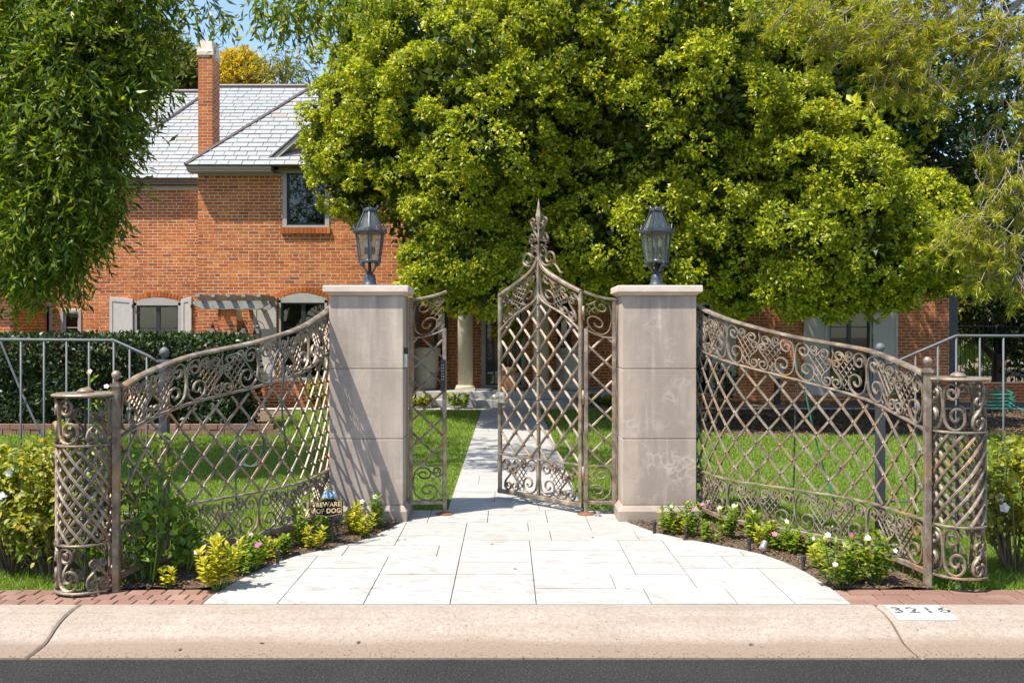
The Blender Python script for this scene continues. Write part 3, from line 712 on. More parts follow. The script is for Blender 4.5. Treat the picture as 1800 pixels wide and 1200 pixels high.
def side_panel(label, xo, xi):
    """fixed panel: xo at the pillar, xi at the opening"""
    S = Surf([(xo, GY), (xi, GY)]); S.flip = 1 if xi > xo else -1; L = S.len
    g = thing('gate_side_panel', label, 'gate panel', (xo, GY, 0), 'fixed iron panels beside the gate')
    q = lambda u: u/L
    zt = lambda u: float(np.interp(q(u), [0,.3,.6,.85,1], [1.835,1.842,1.862,1.885,1.905])); zu = lambda u: float(np.interp(q(u), [0,.4,.7,1], [1.505,1.515,1.545,1.585]))
    zl, zb = .415, .10
    for u, z1, nm, w, z0 in ((.018, 1.835, 'pillar_stile', .017, zb-.02), (L-.018, 1.59, 'gate_stile', .0175, .0)):
        mb = MB(); mb.sweep([S.P(u, z0), S.P(u, .8), S.P(u, z1)], [S.N(u)]*3, flat(w, .017)); mb.build(nm, M['iron'], g)
    rail(g, S, 0, L, zt, flat(.010, .022), 'top_rail'); rail(g, S, 0, L-.03, zu, flat(.006, .015)); rail(g, S, .03, L-.03, lambda u: zl, flat(.006, .014), n=3); rail(g, S, .03, L-.03, lambda u: zb, flat(.017, .015), 'bottom_rail', n=3)
    for z0, z1 in ((lambda u: zu(u)+.008, lambda u: zt(u)-.012), (lambda u: zb+.019, lambda u: zl-.008)):
        m = lambda p, z0=z0, z1=z1: (.036+p[0]*.39, z0(.036+p[0]*.39)+p[1]*(z1(.036+p[0]*.39)-z0(.036+p[0]*.39)))
        scroll_panel(g, S, None, [m], xmax=(L-.05)/.39, w=.0065)
    lattice(g, S, .034, L-.034, lambda u: zl+.005, lambda u: zu(u)-.005, .234, .222, w=.0095, riv=False, phase=.06, zref=zl)
    mb = MB(); x = S.xy(L-.018)[0]; mb.lathe([(.075,-.004),(.075,.006),(.06,.012),(.03,.02)], (x, GY, 0), 16); mb.build('floor_plate', M['rust'], g)
    return g
gl_ = side_panel('narrow fixed iron panel with keypad between left pillar and the opening', -.845, -.520)
gr_ = side_panel('narrow fixed iron panel the gate hangs on, against the right pillar', .930, .655)
kp = MB(); kz0, kz1 = py2z(687, GY), py2z(631, GY); kx = px2x(779, GY)
kp.cbox(kx-.020, kx+.020, GY-.052, GY-.018, kz0, kz1, .004); ko = kp.build('gate_keypad', M['black_plastic']); tag(ko, 'slim black keypad lock mounted on the opening stile of the left iron panel', 'keypad')
for r in range(6):
    for c in (0, 1):
        b = MB(); b.lathe([(.0045,0),(.004,.002)], (0,0,0), 8); me = b.mesh('button')
        me.transform(Matrix.Rotation(R(90), 4, 'X')); link('button', me, M['steel'], ko, (kx-.008+c*.016, GY-.0525, kz1-.05-r*.024))
b = MB(); b.box(PL[1]+.001, PL[1]+.03, 7.80, 7.86, py2z(645, 7.8), py2z(622, 7.8)); bo = b.build('latch_sensor', M['steel']); tag(bo, 'small steel and black latch box fixed on the inner face of the left pillar', 'latch box')
b = MB(); b.box(PL[1]+.001, PL[1]+.032, 7.797, 7.863, py2z(622, 7.8), py2z(611, 7.8)); b.build('hood', M['black_plastic'], bo)
b = MB(); x = px2x(1051, 7.95); b.lathe([(.032,0),(.032,.008),(.014,.012),(.014,.032),(.02,.034),(.02,.042)], (x, 7.94, 0), 14); so = b.build('gate_stop', M['steel']); tag(so, 'small round metal gate stop on the paving by the right pillar', 'gate stop')

# ================================================================== LANTERNS
def lantern(label, cx, rot):
    cy, z0 = 7.96, PT; L = thing('gate_lantern', label, 'lantern', (cx, cy, z0), 'lanterns on the gate pillars')
    m = 'lantern_metal'
    def hexa(r, z): return [(cx+r*math.cos(rot+math.pi/3*k), cy+r*math.sin(rot+math.pi/3*k), z0+z) for k in range(6)]
    mb = MB(); mb.lathe([(.088,0),(.088,.008),(.07,.014),(.060,.022),(.052,.034),(.050,.07),(.044,.095),(.030,.112),(.022,.125),(.016,.13),(.012,.21)], (cx, cy, z0), 20); mb.build('base', M[m], L, smooth=True)
    for k in range(6 if False else 4):
        a = rot+math.pi/2*k+.4; d = Vector((math.cos(a), math.sin(a), 0))
        prof = smooth2([(.012,.118),(.035,.128),(.062,.158),(.078,.192)], 4)[:-1] + spiral(.088, .190, [.018,.02,.018,.014,.008], 170, -80)
        n = Vector((-d.y, d.x, 0)); mb = MB(); mb.sweep([Vector((cx, cy, z0+z_))+d*r_ for r_, z_ in prof], [n]*len(prof), flat(.005, .007)); mb.build('scroll_arm', M[m], L)
    B, T, zb, zt = .095, .128, .205, .448
    mb = MB(); mb.rings([hexa(B+.012, zb), hexa(B+.012, zb+.010), hexa(B, zb+.014)]); mb.build('floor_plate', M[m], L)
    mb = MB(); mb.rings([hexa(T+.010, zt), hexa(T+.034, zt+.014), hexa(T+.034, zt+.024), hexa(T+.004, zt+.028)]); mb.build('eave', M[m], L)
    RT, zr0, zr1 = .052, zt+.028, .632
    mb = MB(); mb.rings([hexa(RT+.004, zr1), hexa(RT+.012, zr1+.006), hexa(RT+.012, zr1+.018), hexa(RT+.004, zr1+.024)]); mb.build('roof_collar', M[m], L)
    def bar(a, b, w, name):
        mb = MB(); mb.tube([a, b], w, 4); mb.build(name, M[m], L)
    lo, hi, r0, r1 = hexa(B, zb+.012), hexa(T, zt+.002), hexa(T-.004, zr0), hexa(RT, zr1)
    for k in range(6):
        j = (k+1) % 6
        bar(lo[k], hi[k], .009, 'corner_bar'); bar(r0[k], r1[k], .0085, 'roof_bar')
        for q0, q1, nm in ((lo, hi, 'pane'), (r0, r1, 'roof_pane')):
            c = Vector((cx, cy, 0)); P = [q0[k], q0[j], q1[j], q1[k]]; n_ = ((Vector(P[0])+Vector(P[1]))/2 - Vector((cx, cy, P[0][2]))).normalized()*.002
            mb = MB(); mb.rings([[Vector(p)-n_*2 for p in P], [Vector(p)-n_ for p in P]]); mb.build(nm, M['lantern_glass'], L)
        # pierced crest above the eave
        a, b = Vector(hexa(T+.028, zt+.026)[k]), Vector(hexa(T+.028, zt+.026)[j]); n_ = ((a+b)/2-Vector((cx, cy, a.z))).normalized()
        mid = (a+b)/2; up = Vector((0,0,1)); mb = MB()
        mb.sweep([a+up*.012, a*.75+b*.25+up*.004, a*.6+b*.4+up*.016, mid+up*.052, a*.4+b*.6+up*.016, a*.25+b*.75+up*.004, b+up*.012], [n_]*7, flat(.0045, .003)); mb.build('crest', M[m], L)
        mb = MB(); mb.tube([a, a+up*.05], [.004, .0015], 5); mb.build('crest_spike', M[m], L)
        a = Vector(hexa(RT+.008, zr1+.022)[k]); o = (a-Vector((cx, cy, a.z))).normalized(); mb = MB(); mb.tube([a, a+up*.016+o*.006, a+up*.03+o*.02, a+up*.036+o*.024], [.005,.005,.006,.003], 5); mb.build('crown_leaf', M[m], L)
    mb = MB(); mb.lathe([(RT+.004,zr1+.02),(.04,zr1+.034),(.012,zr1+.042),(.008,zr1+.05),(.001,zr1+.055)], (cx, cy, z0), 12); mb.build('crown', M[m], L, smooth=True)
    mb = MB(); mb.lathe([(.045,zb+.014),(.042,zb+.024),(.008,zb+.03),(.007,zb+.15),(.002,zb+.155)], (cx, cy, z0), 10); mb.build('candle_stand', M['steel'], L, smooth=True)
    for k in range(4):
        a = rot+.5+math.pi/2*k; x, y = cx+.042*math.cos(a), cy+.042*math.sin(a); mb = MB()
        mb.tube([(cx, cy, z0+zb+.06), ((cx+x)/2, (cy+y)/2, z0+zb+.035), (x, y, z0+zb+.05), (x, y, z0+zb+.075)], .004, 5); mb.build('candle_arm', M['steel'], L)
        mb = MB(); mb.lathe([(.011,zb+.07),(.011,zb+.125)], (x, y, z0), 8); mb.build('candle_sleeve', M[m], L)
        mb = MB(); mb.lathe([(.008,zb+.125),(.016,zb+.145),(.017,zb+.16),(.010,zb+.19),(.001,zb+.212)], (x, y, z0), 8); mb.build('candle_bulb', M['bulb'], L, smooth=True)
lantern('slate blue glass lantern on the shadow barred left pillar, brick behind it', px2x(650, 7.96), R(30)+.06)
lantern('slate blue glass lantern on the right pillar, foliage behind it', px2x(1154, 7.96), R(0)+.05)

# ================================================================== THE HOUSE
house = thing('brick_house', 'red brick house with slate hip roof, chimney and grey shutters behind the trees', 'house', (0, 20, 0))
YF, YL = 20.0, 21.6            # front wing wall, long wall
CO, BW, BH = .0695, .204, .0555
def wall_boxes(mb, x0, x1, z0, z1, y, th, ops):
    xs = sorted(set([x0, x1] + [v for o in ops for v in (max(x0, o[0]), min(x1, o[1]))]))
    for a, b in zip(xs[:-1], xs[1:]):
        if b-a < 1e-4: continue
        zs = [(o[2], o[3]) for o in ops if o[0] <= a+1e-5 and o[1] >= b-1e-5]; zs.sort(); c = z0
        for lo, hi in zs:
            if lo > c: mb.box(a, b, y, y+th, c, lo)
            c = max(c, hi)
        if c < z1: mb.box(a, b, y, y+th, c, z1)
BRICK_BOX = {}
def brick_wall(x0, x1, z0, z1, y, ops, n_parts=0, focus=(0, 0), skip=None, matn='house_brick', mort='mortar'):
    """mortar wall with real bricks standing 9 mm proud; the nearest ones to `focus` are parts"""
    mb = MB(); wall_boxes(mb, x0, x1, z0, z1, y, .22, ops); w = mb.build('wall', M[mort], house)
    L = []; r = random.Random(int(abs(x0*100))+3); k = 0; z = z0
    while z + BH < z1:
        x = x0 - (BW+.011)*(.5 if k % 2 else 0)
        if k % 6 == 5: step = .105
        else: step = BW
        while x < x1:
            segs = [(max(x, x0), min(x+step, x1))]
            for o in ops:
                if o[2]-.02 < z+BH and o[3]+.02 > z:
                    ns = []
                    for a, b in segs:
                        if o[1] <= a or o[0] >= b: ns.append((a, b))
                        else:
                            if o[0]-a > .03: ns.append((a, o[0]))
                            if b-o[1] > .03: ns.append((o[1], b))
                    segs = ns
            for a, b in segs:
                if b-a > .03 and not (skip and skip((a+b)/2, z)): L.append((a, b, z + r.uniform(-.002, .002), r.uniform(.001, .0032)))
            x += step+.0135
        z += CO; k += 1
    L.sort(key=lambda q: abs((q[0]+q[1])/2-focus[0]) + abs(q[2]-focus[1]))
    big = [q for q in L if q[1]-q[0] > .19][:n_parts]; chosen = set(map(id, big))
    for q in big:
        key = (round(q[1]-q[0], 2), int(q[3]*1000))
        if key not in BRICK_BOX:
            m2 = MB(); m2.box(0, q[1]-q[0], -q[3], .02, 0, BH); BRICK_BOX[key] = m2.mesh('brick')
        link('brick', BRICK_BOX[key], M[matn], w, (q[0], y, q[2]))
    m2 = MB()
    for q in L:
        if id(q) not in chosen: m2.box(q[0], q[1], y-q[3], y+.02, q[2], q[2]+BH)
    if m2.v: stuff(m2.build('bricks', M[matn], w))
    return w
def arch_bricks(parent, x0, x1, z, rise, y):
    """segmental arch of upright bricks"""
    w = (x1-x0)/2; rad = (w*w+rise*rise)/(2*rise); cz = z+rise-rad; cx = (x0+x1)/2; half = math.asin(w/rad); n = int(2*half*rad/.072)
    for k in range(n):
        a = -half+(k+.5)*2*half/n; mb = MB(); c, s_ = math.cos(a), math.sin(a)
        P = [(-.030,rad+.01),(.030,rad+.01),(.031,rad+.115),(-.031,rad+.115)]
        mb.prism_y([(cx+u*c+v*s_, cz-u*s_+v*c) for u, v in P], y-.014, y+.03); mb.build('arch_brick', M['house_brick'], parent)
def window(x0, x1, z0, z1, y, nx, nz, arch=0.0, fr=.07, trim='trim', blind=None, sash='sash', sill=False, double=False):
    mb = MB()   # surround
    yy = y-.022
    mb.box(x0, x0+fr, yy, y+.12, z0, z1); mb.box(x1-fr, x1, yy, y+.12, z0, z1)
    if arch:
        w = (x1-x0)/2; rad = (w*w+arch*arch)/(2*arch); P = []
        for k in range(13):
            a = -math.asin(w/rad)+2*math.asin(w/rad)*k/12; P.append(((x0+x1)/2+rad*math.sin(a), z1+arch-rad+rad*math.cos(a)))
        mb.prism_y(P[::-1] + [(x0, z1-.06), (x1, z1-.06)], yy, y+.12)
    else: mb.box(x0+fr, x1-fr, yy, y+.12, z1-fr, z1)
    if sill: mb.box(x0-.04, x1+.04, yy-.05, y+.12, z0-.05, z0)
    else: mb.box(x0+fr, x1-fr, yy+.004, y+.12, z0, z0+.05)
    W = mb.build('window', M[trim], house)
    a, b, c, d = x0+fr, x1-fr, z0+.05*(not sill), (z1-.06 if arch else z1-fr); s_ = .04; g = MB()
    yg = y+.03
    g.box(a, a+s_, yg, yg+.05, c, d); g.box(b-s_, b, yg, yg+.05, c, d); g.box(a+s_, b-s_, yg, yg+.05, c, c+s_); g.box(a+s_, b-s_, yg, yg+.05, d-s_, d)
    g.build('sash', M[sash], W)
    for k in range(1, nx):
        x = a+(b-a)*k/nx; w = .045 if double and k*2 == nx else .011; m_ = MB(); m_.box(x-w, x+w, yg+.002, yg+.046, c+s_, d-s_); m_.build('glazing_bar', M[sash], W)
    for k in range(1, nz):
        z = c+(d-c)*k/nz; m_ = MB(); m_.box(a+s_, b-s_, yg+.004, yg+.04, z-.011, z+.011); m_.build('glazing_bar', M[sash], W)
    for i in range(nx):
        for k in range(nz):
            m_ = MB(); m_.box(a+(b-a)*i/nx+.006, a+(b-a)*(i+1)/nx-.006, yg+.022, yg+.028, c+(d-c)*k/nz+.006, c+(d-c)*(k+1)/nz-.006); m_.build('pane', M['window_glass'], W)
    if blind:
        m_ = MB(); f0, f1, zz = blind; 
        m_.box(a+(b-a)*f0, a+(b-a)*f1, yg+.12, yg+.13, c+(d-c)*zz, d); m_.build('blind', M['blind'], W)
    return W
def shutter(x0, x1, z0, z1, y, rise_l=0., rise_r=0., mat='shutter'):
    """board with a raised border and a top edge that follows the window arch"""
    P = [(x0, z0), (x1, z0), (x1, z1+rise_r), ((x0*.4+x1*.6), z1+rise_l*.45+rise_r*.55+.012), (x0, z1+rise_l)]
    mb = MB(); mb.prism_y(P, y-.05, y-.02); o = mb.build('shutter', M[mat], house, bevel=.004)
    b = .07; mb = MB()
    mb.box(x0+.004, x0+b, y-.062, y-.05, z0+.004, z1+min(rise_l, 0)-.02+rise_l); mb.build('shutter_stile', M[mat], o); mb = MB(); mb.box(x1-b, x1-.004, y-.062, y-.05, z0+.004, z1+rise_r-.02); mb.build('shutter_stile', M[mat], o)
    mb = MB(); q = lambda x: z1+rise_l+(rise_r-rise_l)*(x-x0)/(x1-x0); mb.prism_y([(x0+b, q(x0+b)-.09), (x1-b, q(x1-b)-.09), (x1-b, q(x1-b)-.012), (x0+b, q(x0+b)-.012)], y-.062, y-.05); mb.build('shutter_rail', M[mat], o)
    mb = MB(); mb.box(x0+b, x1-b, y-.062, y-.05, z0+.004, z0+.12); mb.build('shutter_rail', M[mat], o)
    for z in (z0+.3, z1-.25):
        mb = MB(); mb.box(x1-.02, x1+.02, y-.066, y-.04, z, z+.07); mb.build('shutter_hinge', M['black_iron'], o)
    return o
mF = lambda px: px2x(px, YF); zF = lambda py: py2z(py, YF); mL = lambda px: px2x(px, YL); zL = lambda py: py2z(py, YL)
EZ = 5.0
# --- openings
up_w = (mF(497), mF(579), zF(400), zF(297)); lo_w = (mF(490), mF(575), .55, zF(527))
l_w = (mL(236), mL(318), .55, zL(532)); l2 = (mL(28), mL(91), .6, zL(535)); l3 = (mL(107), mL(143), .6, zL(545))
frd = (mL(1455), mL(1532), .12, zL(533)); rw = (mL(1212), mL(1250), .12, zL(533)); door = (mL(846), mL(924), .30, 2.75); sw1 = (mL(763), mL(788), .9, 2.6); sw2 = (mL(980), mL(1004), .9, 2.6)
XW0, XW1 = -6.594, -2.02
brick_wall(XW0, XW1, -.1, EZ+.02, YF, [up_w, lo_w], 190, (-5.4, 3.1))
brick_wall(-9.35, XW0+.0, -.1, EZ+.02, YL, [l_w], 110, (-7.6, 3.4), skip=lambda x, z: z < .3)
brick_wall(-14.5, -9.352, -.1, EZ+.02, YL+.003, [l2, l3], 0)
brick_wall(XW1+.001, 10.16, -.1, EZ+.02, YL, [door, sw1, sw2, rw, frd], 0)
mb = MB(); mb.box(XW0, XW0+.2, YF+.22, YL, -.1, EZ); mb.box(XW1-.2, XW1, YF+.22, YL, -.1, EZ); mb.build('return_wall', M['mortar_dark'], house)
mb = MB(); mb.box(-14.5, 10.16, 28.3, 28.5, -.1, EZ); mb.build('rear_wall', M['mortar_dark'], house)
mb = MB(); mb.box(-14.7, -14.5, YL, 28.5, -.1, EZ); mb.build('gable_wall', M['mortar_dark'], house)
mb = MB(); mb.box(9.96, 10.158, YL+.221, 28.3, -.1, EZ); mb.build('gable_wall', M['mortar_dark'], house)

# --- windows and shutters
window(*up_w[:2], *up_w[2:], YF, 2, 3, fr=.09, blind=(0, 1, .86)); 
for k in range(13):
    mb = MB(); w = (up_w[1]-up_w[0]+.06)/13; x = up_w[0]-.03+k*w; mb.box(x+.004, x+w-.004, YF-.06, YF+.02, up_w[2]-.13, up_w[2]-.008); mb.build('sill_brick', M['house_brick'], house)
w1 = window(lo_w[0], lo_w[1], lo_w[2], lo_w[3], YF, 2, 3, arch=.14, fr=.05, double=True, blind=(.0, .45, .0)); arch_bricks(w1, lo_w[0]-.05, lo_w[1]+.05, lo_w[3], .155, YF)
shutter(mF(446), mF(487), .55, zF(518), YF, -.02, -.06)
w2 = window(l_w[0], l_w[1], l_w[2], l_w[3], YL, 2, 3, arch=.12, fr=.06, double=True, blind=(.0, .5, .0)); arch_bricks(w2, l_w[0]-.05, l_w[1]+.05, l_w[3], .135, YL)
shutter(mL(194), mL(235), .55, zL(522), YL, 0, -.05); shutter(mL(319), mL(338), .55, zL(522), YL, -.05, 0)
window(*l2, YL, 2, 4, fr=.05, blind=(0, 1, .0)); window(*l3, YL, 1, 4, fr=.06, blind=(0, 1, 0), sash='trim')
w3 = window(*frd, YL, 2, 4, fr=.04, double=True, blind=(0, 1, .0)); shutter(mL(1412), mL(1454), .12, zL(524), YL, 0, -.05); shutter(mL(1533), mL(1577), .12, zL(528), YL, -.05, 0)
window(*rw, YL, 2, 4, fr=.04); shutter(mL(1250), mL(1293), .12, zL(526), YL, -.04, 0)
window(*sw1, YL, 1, 3, fr=.05, trim='sash'); window(*sw2, YL, 1, 3, fr=.05, trim='sash')
mb = MB(); mb.box(10.17, 10.75, 22.4, 22.45, .2, 2.6); mb.build('side_shutter', M['lantern_metal'], house)
# --- front door with leaded panes, porch
dw = window(*door, YL, 4, 7, fr=.10, sash='sash'); 
porch = MB(); porch.box(-1.95, 3.9, 20.05, 21.59, -.1, .30); porch.build('porch_floor', M['step'], house, bevel=.01)
for k, (a, b) in enumerate(((19.62, 20.04),)):
    x = -1.9
    while x < 3.6:
        mb = MB(); mb.box(x+.003, x+.797, a, b, -.1, .15); mb.build('step_stone', M['step'], house, bevel=.008); x += .8
for cx in (px2x(818, 20.4), px2x(951, 20.4)):
    mb = MB(); mb.lathe([(.165,.11),(.168,2.0),(.15,2.72)], (cx, 20.4, .3), 24); c = mb.build('column', M['column'], house, smooth=True)
    mb = MB(); mb.box(cx-.215, cx+.215, 20.4-.215, 20.4+.215, .301, .36); mb.lathe([(.205,.06),(.21,.085),(.195,.112),(.17,.12)], (cx, 20.4, .3), 24); mb.build('column_base', M['column'], c)
    mb = MB(); mb.box(cx-.2, cx+.2, 20.2, 20.6, 3.02, 3.09); mb.build('column_capital', M['column'], c)
mb = MB(); mb.box(-2.0, 3.9, 20.15, 21.59, 3.09, 3.4); mb.build('porch_beam', M['trim'], house)
# --- roofs
def roof_plane(parent, o, ux, uv, W, Hh, poly, n_parts=0, focus=None, course=.165, wid=(.20,.36), limit=None):
    """slates laid in courses on the plane o + u*ux + v*uv inside poly(u,v); each is a wedge"""
    ux = Vector(ux).normalized(); uv = Vector(uv).normalized(); nn = ux.cross(uv).normalized()
    if nn.z < 0: nn = -nn
    bed = MB(); P = [Vector(o)+ux*u+uv*v-nn*.01 for u, v in poly]; bed.rings([[p-nn*.03 for p in P], P]); b = bed.build('roof', M['slate_bed'], parent)
    L = []; r = random.Random(5+int(abs(o[0]*10))); v = 0
    lo_u, hi_u = min(p[0] for p in poly), max(p[0] for p in poly)
    while v < Hh:
        u = lo_u - r.uniform(0, .2)
        while u < hi_u:
            w = r.uniform(*wid)
            q = clip_rect(list(poly), u+.006, u+w-.006, v, v+course*1.12)
            if len(q) >= 3 and area(q) > .004: L.append((u+w/2, v, q))
            u += w
        v += course
    if focus: L.sort(key=lambda s_: abs(s_[0]-focus[0])+abs(s_[1]-focus[1]))
    rest = MB()
    for k, (uc, v0, q) in enumerate(L):
        jit = r.uniform(-.002, .004)
        def pt(p, top): 
            h = .019 - .0155*min(1.2, (p[1]-v0)/course) + jit + (.006 if False else 0)
            return Vector(o)+ux*p[0]+uv*p[1]+nn*(h if top else -.006)
        rs = [[pt(p, 0) for p in q], [pt(p, 1) for p in q]]
        if k < n_parts: m_ = MB(); m_.rings(rs); m_.build('slate', M['slate'], b)
        else: rest.rings(rs)
    if rest.v: stuff(rest.build('slates', M['slate'], b))
    return b
def ridge(parent, a, b, r=.045):
    mb = MB(); mb.tube([a, b], r, 6); mb.build('ridge_cap', M['roof_metal'], parent)
# front wing: hip, 45 degrees
fx0, fx1, fy0, fz = XW0-.15, XW1+.15, YF-.36, 5.06
hw_ = (fx1-fx0)/2; s2 = math.sqrt(2)
rf = roof_plane(house, (fx0, fy0, fz), (1,0,0), (0,1,1), fx1-fx0, hw_*s2, [(0,0),(fx1-fx0,0),(hw_,hw_*s2)], 120, (1.3, .5))
roof_plane(house, (fx0, fy0+6, fz), (0,-1,0), (1,0,1), 6, hw_*s2, [(0,0),(6,0),(6-hw_,hw_*s2),(0,hw_*s2)])
roof_plane(house, (fx1, fy0, fz), (0,1,0), (-1,0,1), 6, hw_*s2, [(0,0),(6,0),(6,hw_*s2),(hw_,hw_*s2)])
ridge(rf, (fx0, fy0, fz+.01), (fx0+hw_, fy0+hw_, fz+hw_+.02)); ridge(rf, (fx1, fy0, fz+.01), (fx0+hw_, fy0+hw_, fz+hw_+.02))
# main roof, slope .9
sl = .9; my0, mz0 = 21.32, 5.06; run = 3.22; sv = math.sqrt(1+sl*sl)
mr = roof_plane(house, (-9.61, my0, mz0), (1,0,0), (0,1,sl), 20, run*sv, [(0,0),(20.2,0),(18,run*sv),(1.98,run*sv)], 180, (4.3, 2.2))
ridge(mr, (-9.61, my0, mz0+.02), (-7.63, my0+run, mz0+run*sl+.03)); ridge(mr, (-7.63, my0+run, mz0+run*sl+.03), (8.4, my0+run, mz0+run*sl+.03), .06); ridge(mr, (10.55, my0, mz0+.02), (8.4, my0+run, mz0+run*sl+.03))
roof_plane(house, (-9.61, my0+run*2+.9, mz0-.8), (1,0,0), (0,-1,sl), 20, run*sv, [(0,0),(20.2,0),(18,(run+.9)*sv),(1.98,(run+.9)*sv)], course=.6, wid=(.8, 1.2))
br_ = roof_plane(house, (-14.8, 22.3, 5.06), (1,0,0), (0,1,sl), 7, 3.4*sv, [(0,0),(7.5,0),(7.5,3.4*sv),(0,3.4*sv)]); ridge(br_, (-14.8, 25.7, 5.06+3.4*sl+.03), (-7.3, 25.7, 5.06+3.4*sl+.03), .06)
roof_plane(house, (-14.8, 29.1, 5.06), (1,0,0), (0,-1,sl), 7, 3.4*sv, [(0,0),(7.5,0),(7.5,3.4*sv),(0,3.4*sv)], course=.6, wid=(.8, 1.2))
# eaves: gutter board and soffit
def eave(x0, x1, y, z, dep, mat='trim'):
    mb = MB(); P = [(y, z-.005), (y+.02, z-.05), (y+.06, z-.085), (y+.06, z-.105), (y+dep, z-.115), (y+dep, z-.005)]
    mb.rings([[(x0, a, b) for a, b in P], [(x1, a, b) for a, b in P]]); return mb.build('eave', M[mat], house)
eave(fx0+.01, mF(483)-.005, fy0+.02, fz-.012, .3); eave(mF(592), fx1-.01, fy0+.02, fz-.012, .3)
eave(-9.6, fx0-.02, my0+.02, mz0-.012, .4, 'roof_metal'); eave(fx1+.02, 10.5, my0+.02, mz0-.012, .4); 
mb = MB(); mb.box(-9.6, XW0-.001, YL-.03, YL+.05, mz0-.23, mz0-.13); mb.build('frieze_board', M['trim'], house)
mb = MB(); mb.box(XW0+.01, mF(496), YF-.05, YF+.05, fz-.17, fz-.128); mb.build('frieze_board', M['trim'], house)
# dormer over the upper window
dx0, dx1 = mF(497)-.09, mF(579)+.09; dxm = (dx0+dx1)/2
mb = MB(); mb.prism_y([(dx0, EZ), (dx1, EZ), (dx1, 5.22), (dxm, 5.75), (dx0, 5.22)], YF-.012, YF+1.2); dm = mb.build('dormer', M['mortar'], house)
z = up_w[3]+.02; k = 0
while z < 5.45:
    x = dx0-(.1 if k % 2 else 0)
    while x < dx1:
        a, b = max(x, dx0), min(x+BW, dx1)
        lim_ = 5.22+(.53*(1-abs((a+b)/2-dxm)/(dx1-dxm)))
        if b-a > .03 and z+BH < lim_: m_ = MB(); m_.box(a, b, YF-.0145, YF, z, z+BH); m_.build('dormer_brick', M['house_brick'], dm)
        x += BW+.011
    z += CO; k += 1
for sg, xe in ((-1, dx0), (1, dx1)):
    a, b = xe+sg*.14, dxm; za = 5.22-.14*.53/(dxm-dx0)
    P = [(a, za), (b, 5.75), (b, 5.86), (a, za+.11)]
    mb = MB(); mb.prism_y(P if sg < 0 else P[::-1], YF-.18, YF+1.4); mb.build('dormer_verge', M['trim'], dm)
    P = [(a-sg*-.03, za+.112), (b, 5.862), (b, 5.90), (a-sg*-.03, za+.15)]
    mb = MB(); mb.prism_y(P if sg < 0 else P[::-1], YF-.2, YF+1.4); mb.build('dormer_roof', M['roof_metal'], dm)
# chimney
ch = MB(); c0, c1, d0, d1 = px2x(348, 20.95), px2x(373.5, 20.95), 20.95, 21.5; ct = py2z(97, 20.95)
ch.box(c0+.008, c1-.008, d0+.008, d1-.008, 4.6, ct); cho = ch.build('chimney', M['mortar'], house)
z = 4.8; k = 0; allb = MB()
while z+BH < ct:
    for (fa, fb, ax) in ((c0, c1, 'x'), (d0, d1, 'y')):
        x = fa-(.107 if (k % 2) ^ (ax == 'y') else 0)
        while x < fb:
            a, b = max(x, fa), min(x+BW, fb)
            if b-a > .04:
                m_ = MB()
                if ax == 'x': m_.box(a, b-.0005, d0+.0055, d0+.02, z, z+BH)
                else: m_.box(c1-.02, c1-.0055, a+.0215, b+.0005, z, z+BH)
                m_.build('chimney_brick', M['house_brick'], cho)
            x += BW+.011
    z += CO; k += 1
mb = MB(); mb.rings([[(c0-q, d0-q, z_), (c1+q, d0-q, z_), (c1+q, d1+q, z_), (c0-q, d1+q, z_)] for q, z_ in ((.02, ct), (.02, ct+.09), (.0, ct+.12), (-.03, ct+.35))]); mb.build('chimney_cap', M['cap_stone'], cho)
# low wing at far left
mb = MB(); mb.box(-16, -10.6, 20.0, YL-.01, -.1, 2.62); lw = mb.build('low_wing', M['mortar'], house); m2 = MB(); z = 0
while z+BH < 2.6:
    x = -13.0-(.1 if int(z/CO+.5) % 2 else 0)
    while x < -10.6: m2.box(x, min(x+BW, -10.6), 19.998, 20.01, z, z+BH); x += BW+.011
    y = 20.012+(.1 if int(z/CO+.5) % 2 else 0)
    while y < 21.55: m2.box(-10.61, -10.592, y, min(y+BW, 21.585), z, z+BH); y += BW+.011
    z += CO
stuff(m2.build('bricks', M['house_brick'], lw))
roof_plane(house, (-16, 19.7, 2.72), (1,0,0), (0,1,.75), 5.7, 2.4, [(0,0),(5.6,0),(3.6,2.4),(0,2.4)])
mb = MB(); mb.box(-16, -10.42, 19.72, 20.0, 2.56, 2.68); mb.build('eave', M['trim'], house)

# --- pergola with its brick pier, pots, wall lanterns
pg = thing('pergola', 'small grey timber pergola carried by a brick pier against the house', 'pergola', (-5.7, 19.4, 0))
for y in (19.05, 19.7):
    mb = MB(); x0, x1 = px2x(346, 19.3), px2x(478, 19.3); z = 2.04
    mb.prism_y([(x0+.18, z), (x1-.18, z), (x1, z+.10), (x1, z+.16), (x0, z+.16), (x0, z+.10)], y, y+.07); mb.build('beam', M['pergola'], pg)
for k in range(5):
    x = px2x(363+k*26, 19.3); mb = MB(); P = [(18.75, 2.32), (18.75, 2.27), (18.95, 2.205), (19.9, 2.205), (19.95, 2.27), (19.95, 2.32)]
    mb.rings([[(x-.035, a, b) for a, b in P], [(x+.035, a, b) for a, b in P]]); mb.build('rafter', M['pergola'], pg)
pxa, pxb = px2x(383, 19.1), px2x(416, 19.1)
mb = MB(); mb.box(pxa+.006, pxb-.006, 19.106, 19.494, -.05, 2.03); pr = mb.build('brick_pier', M['mortar'], pg); z = 0; k = 0
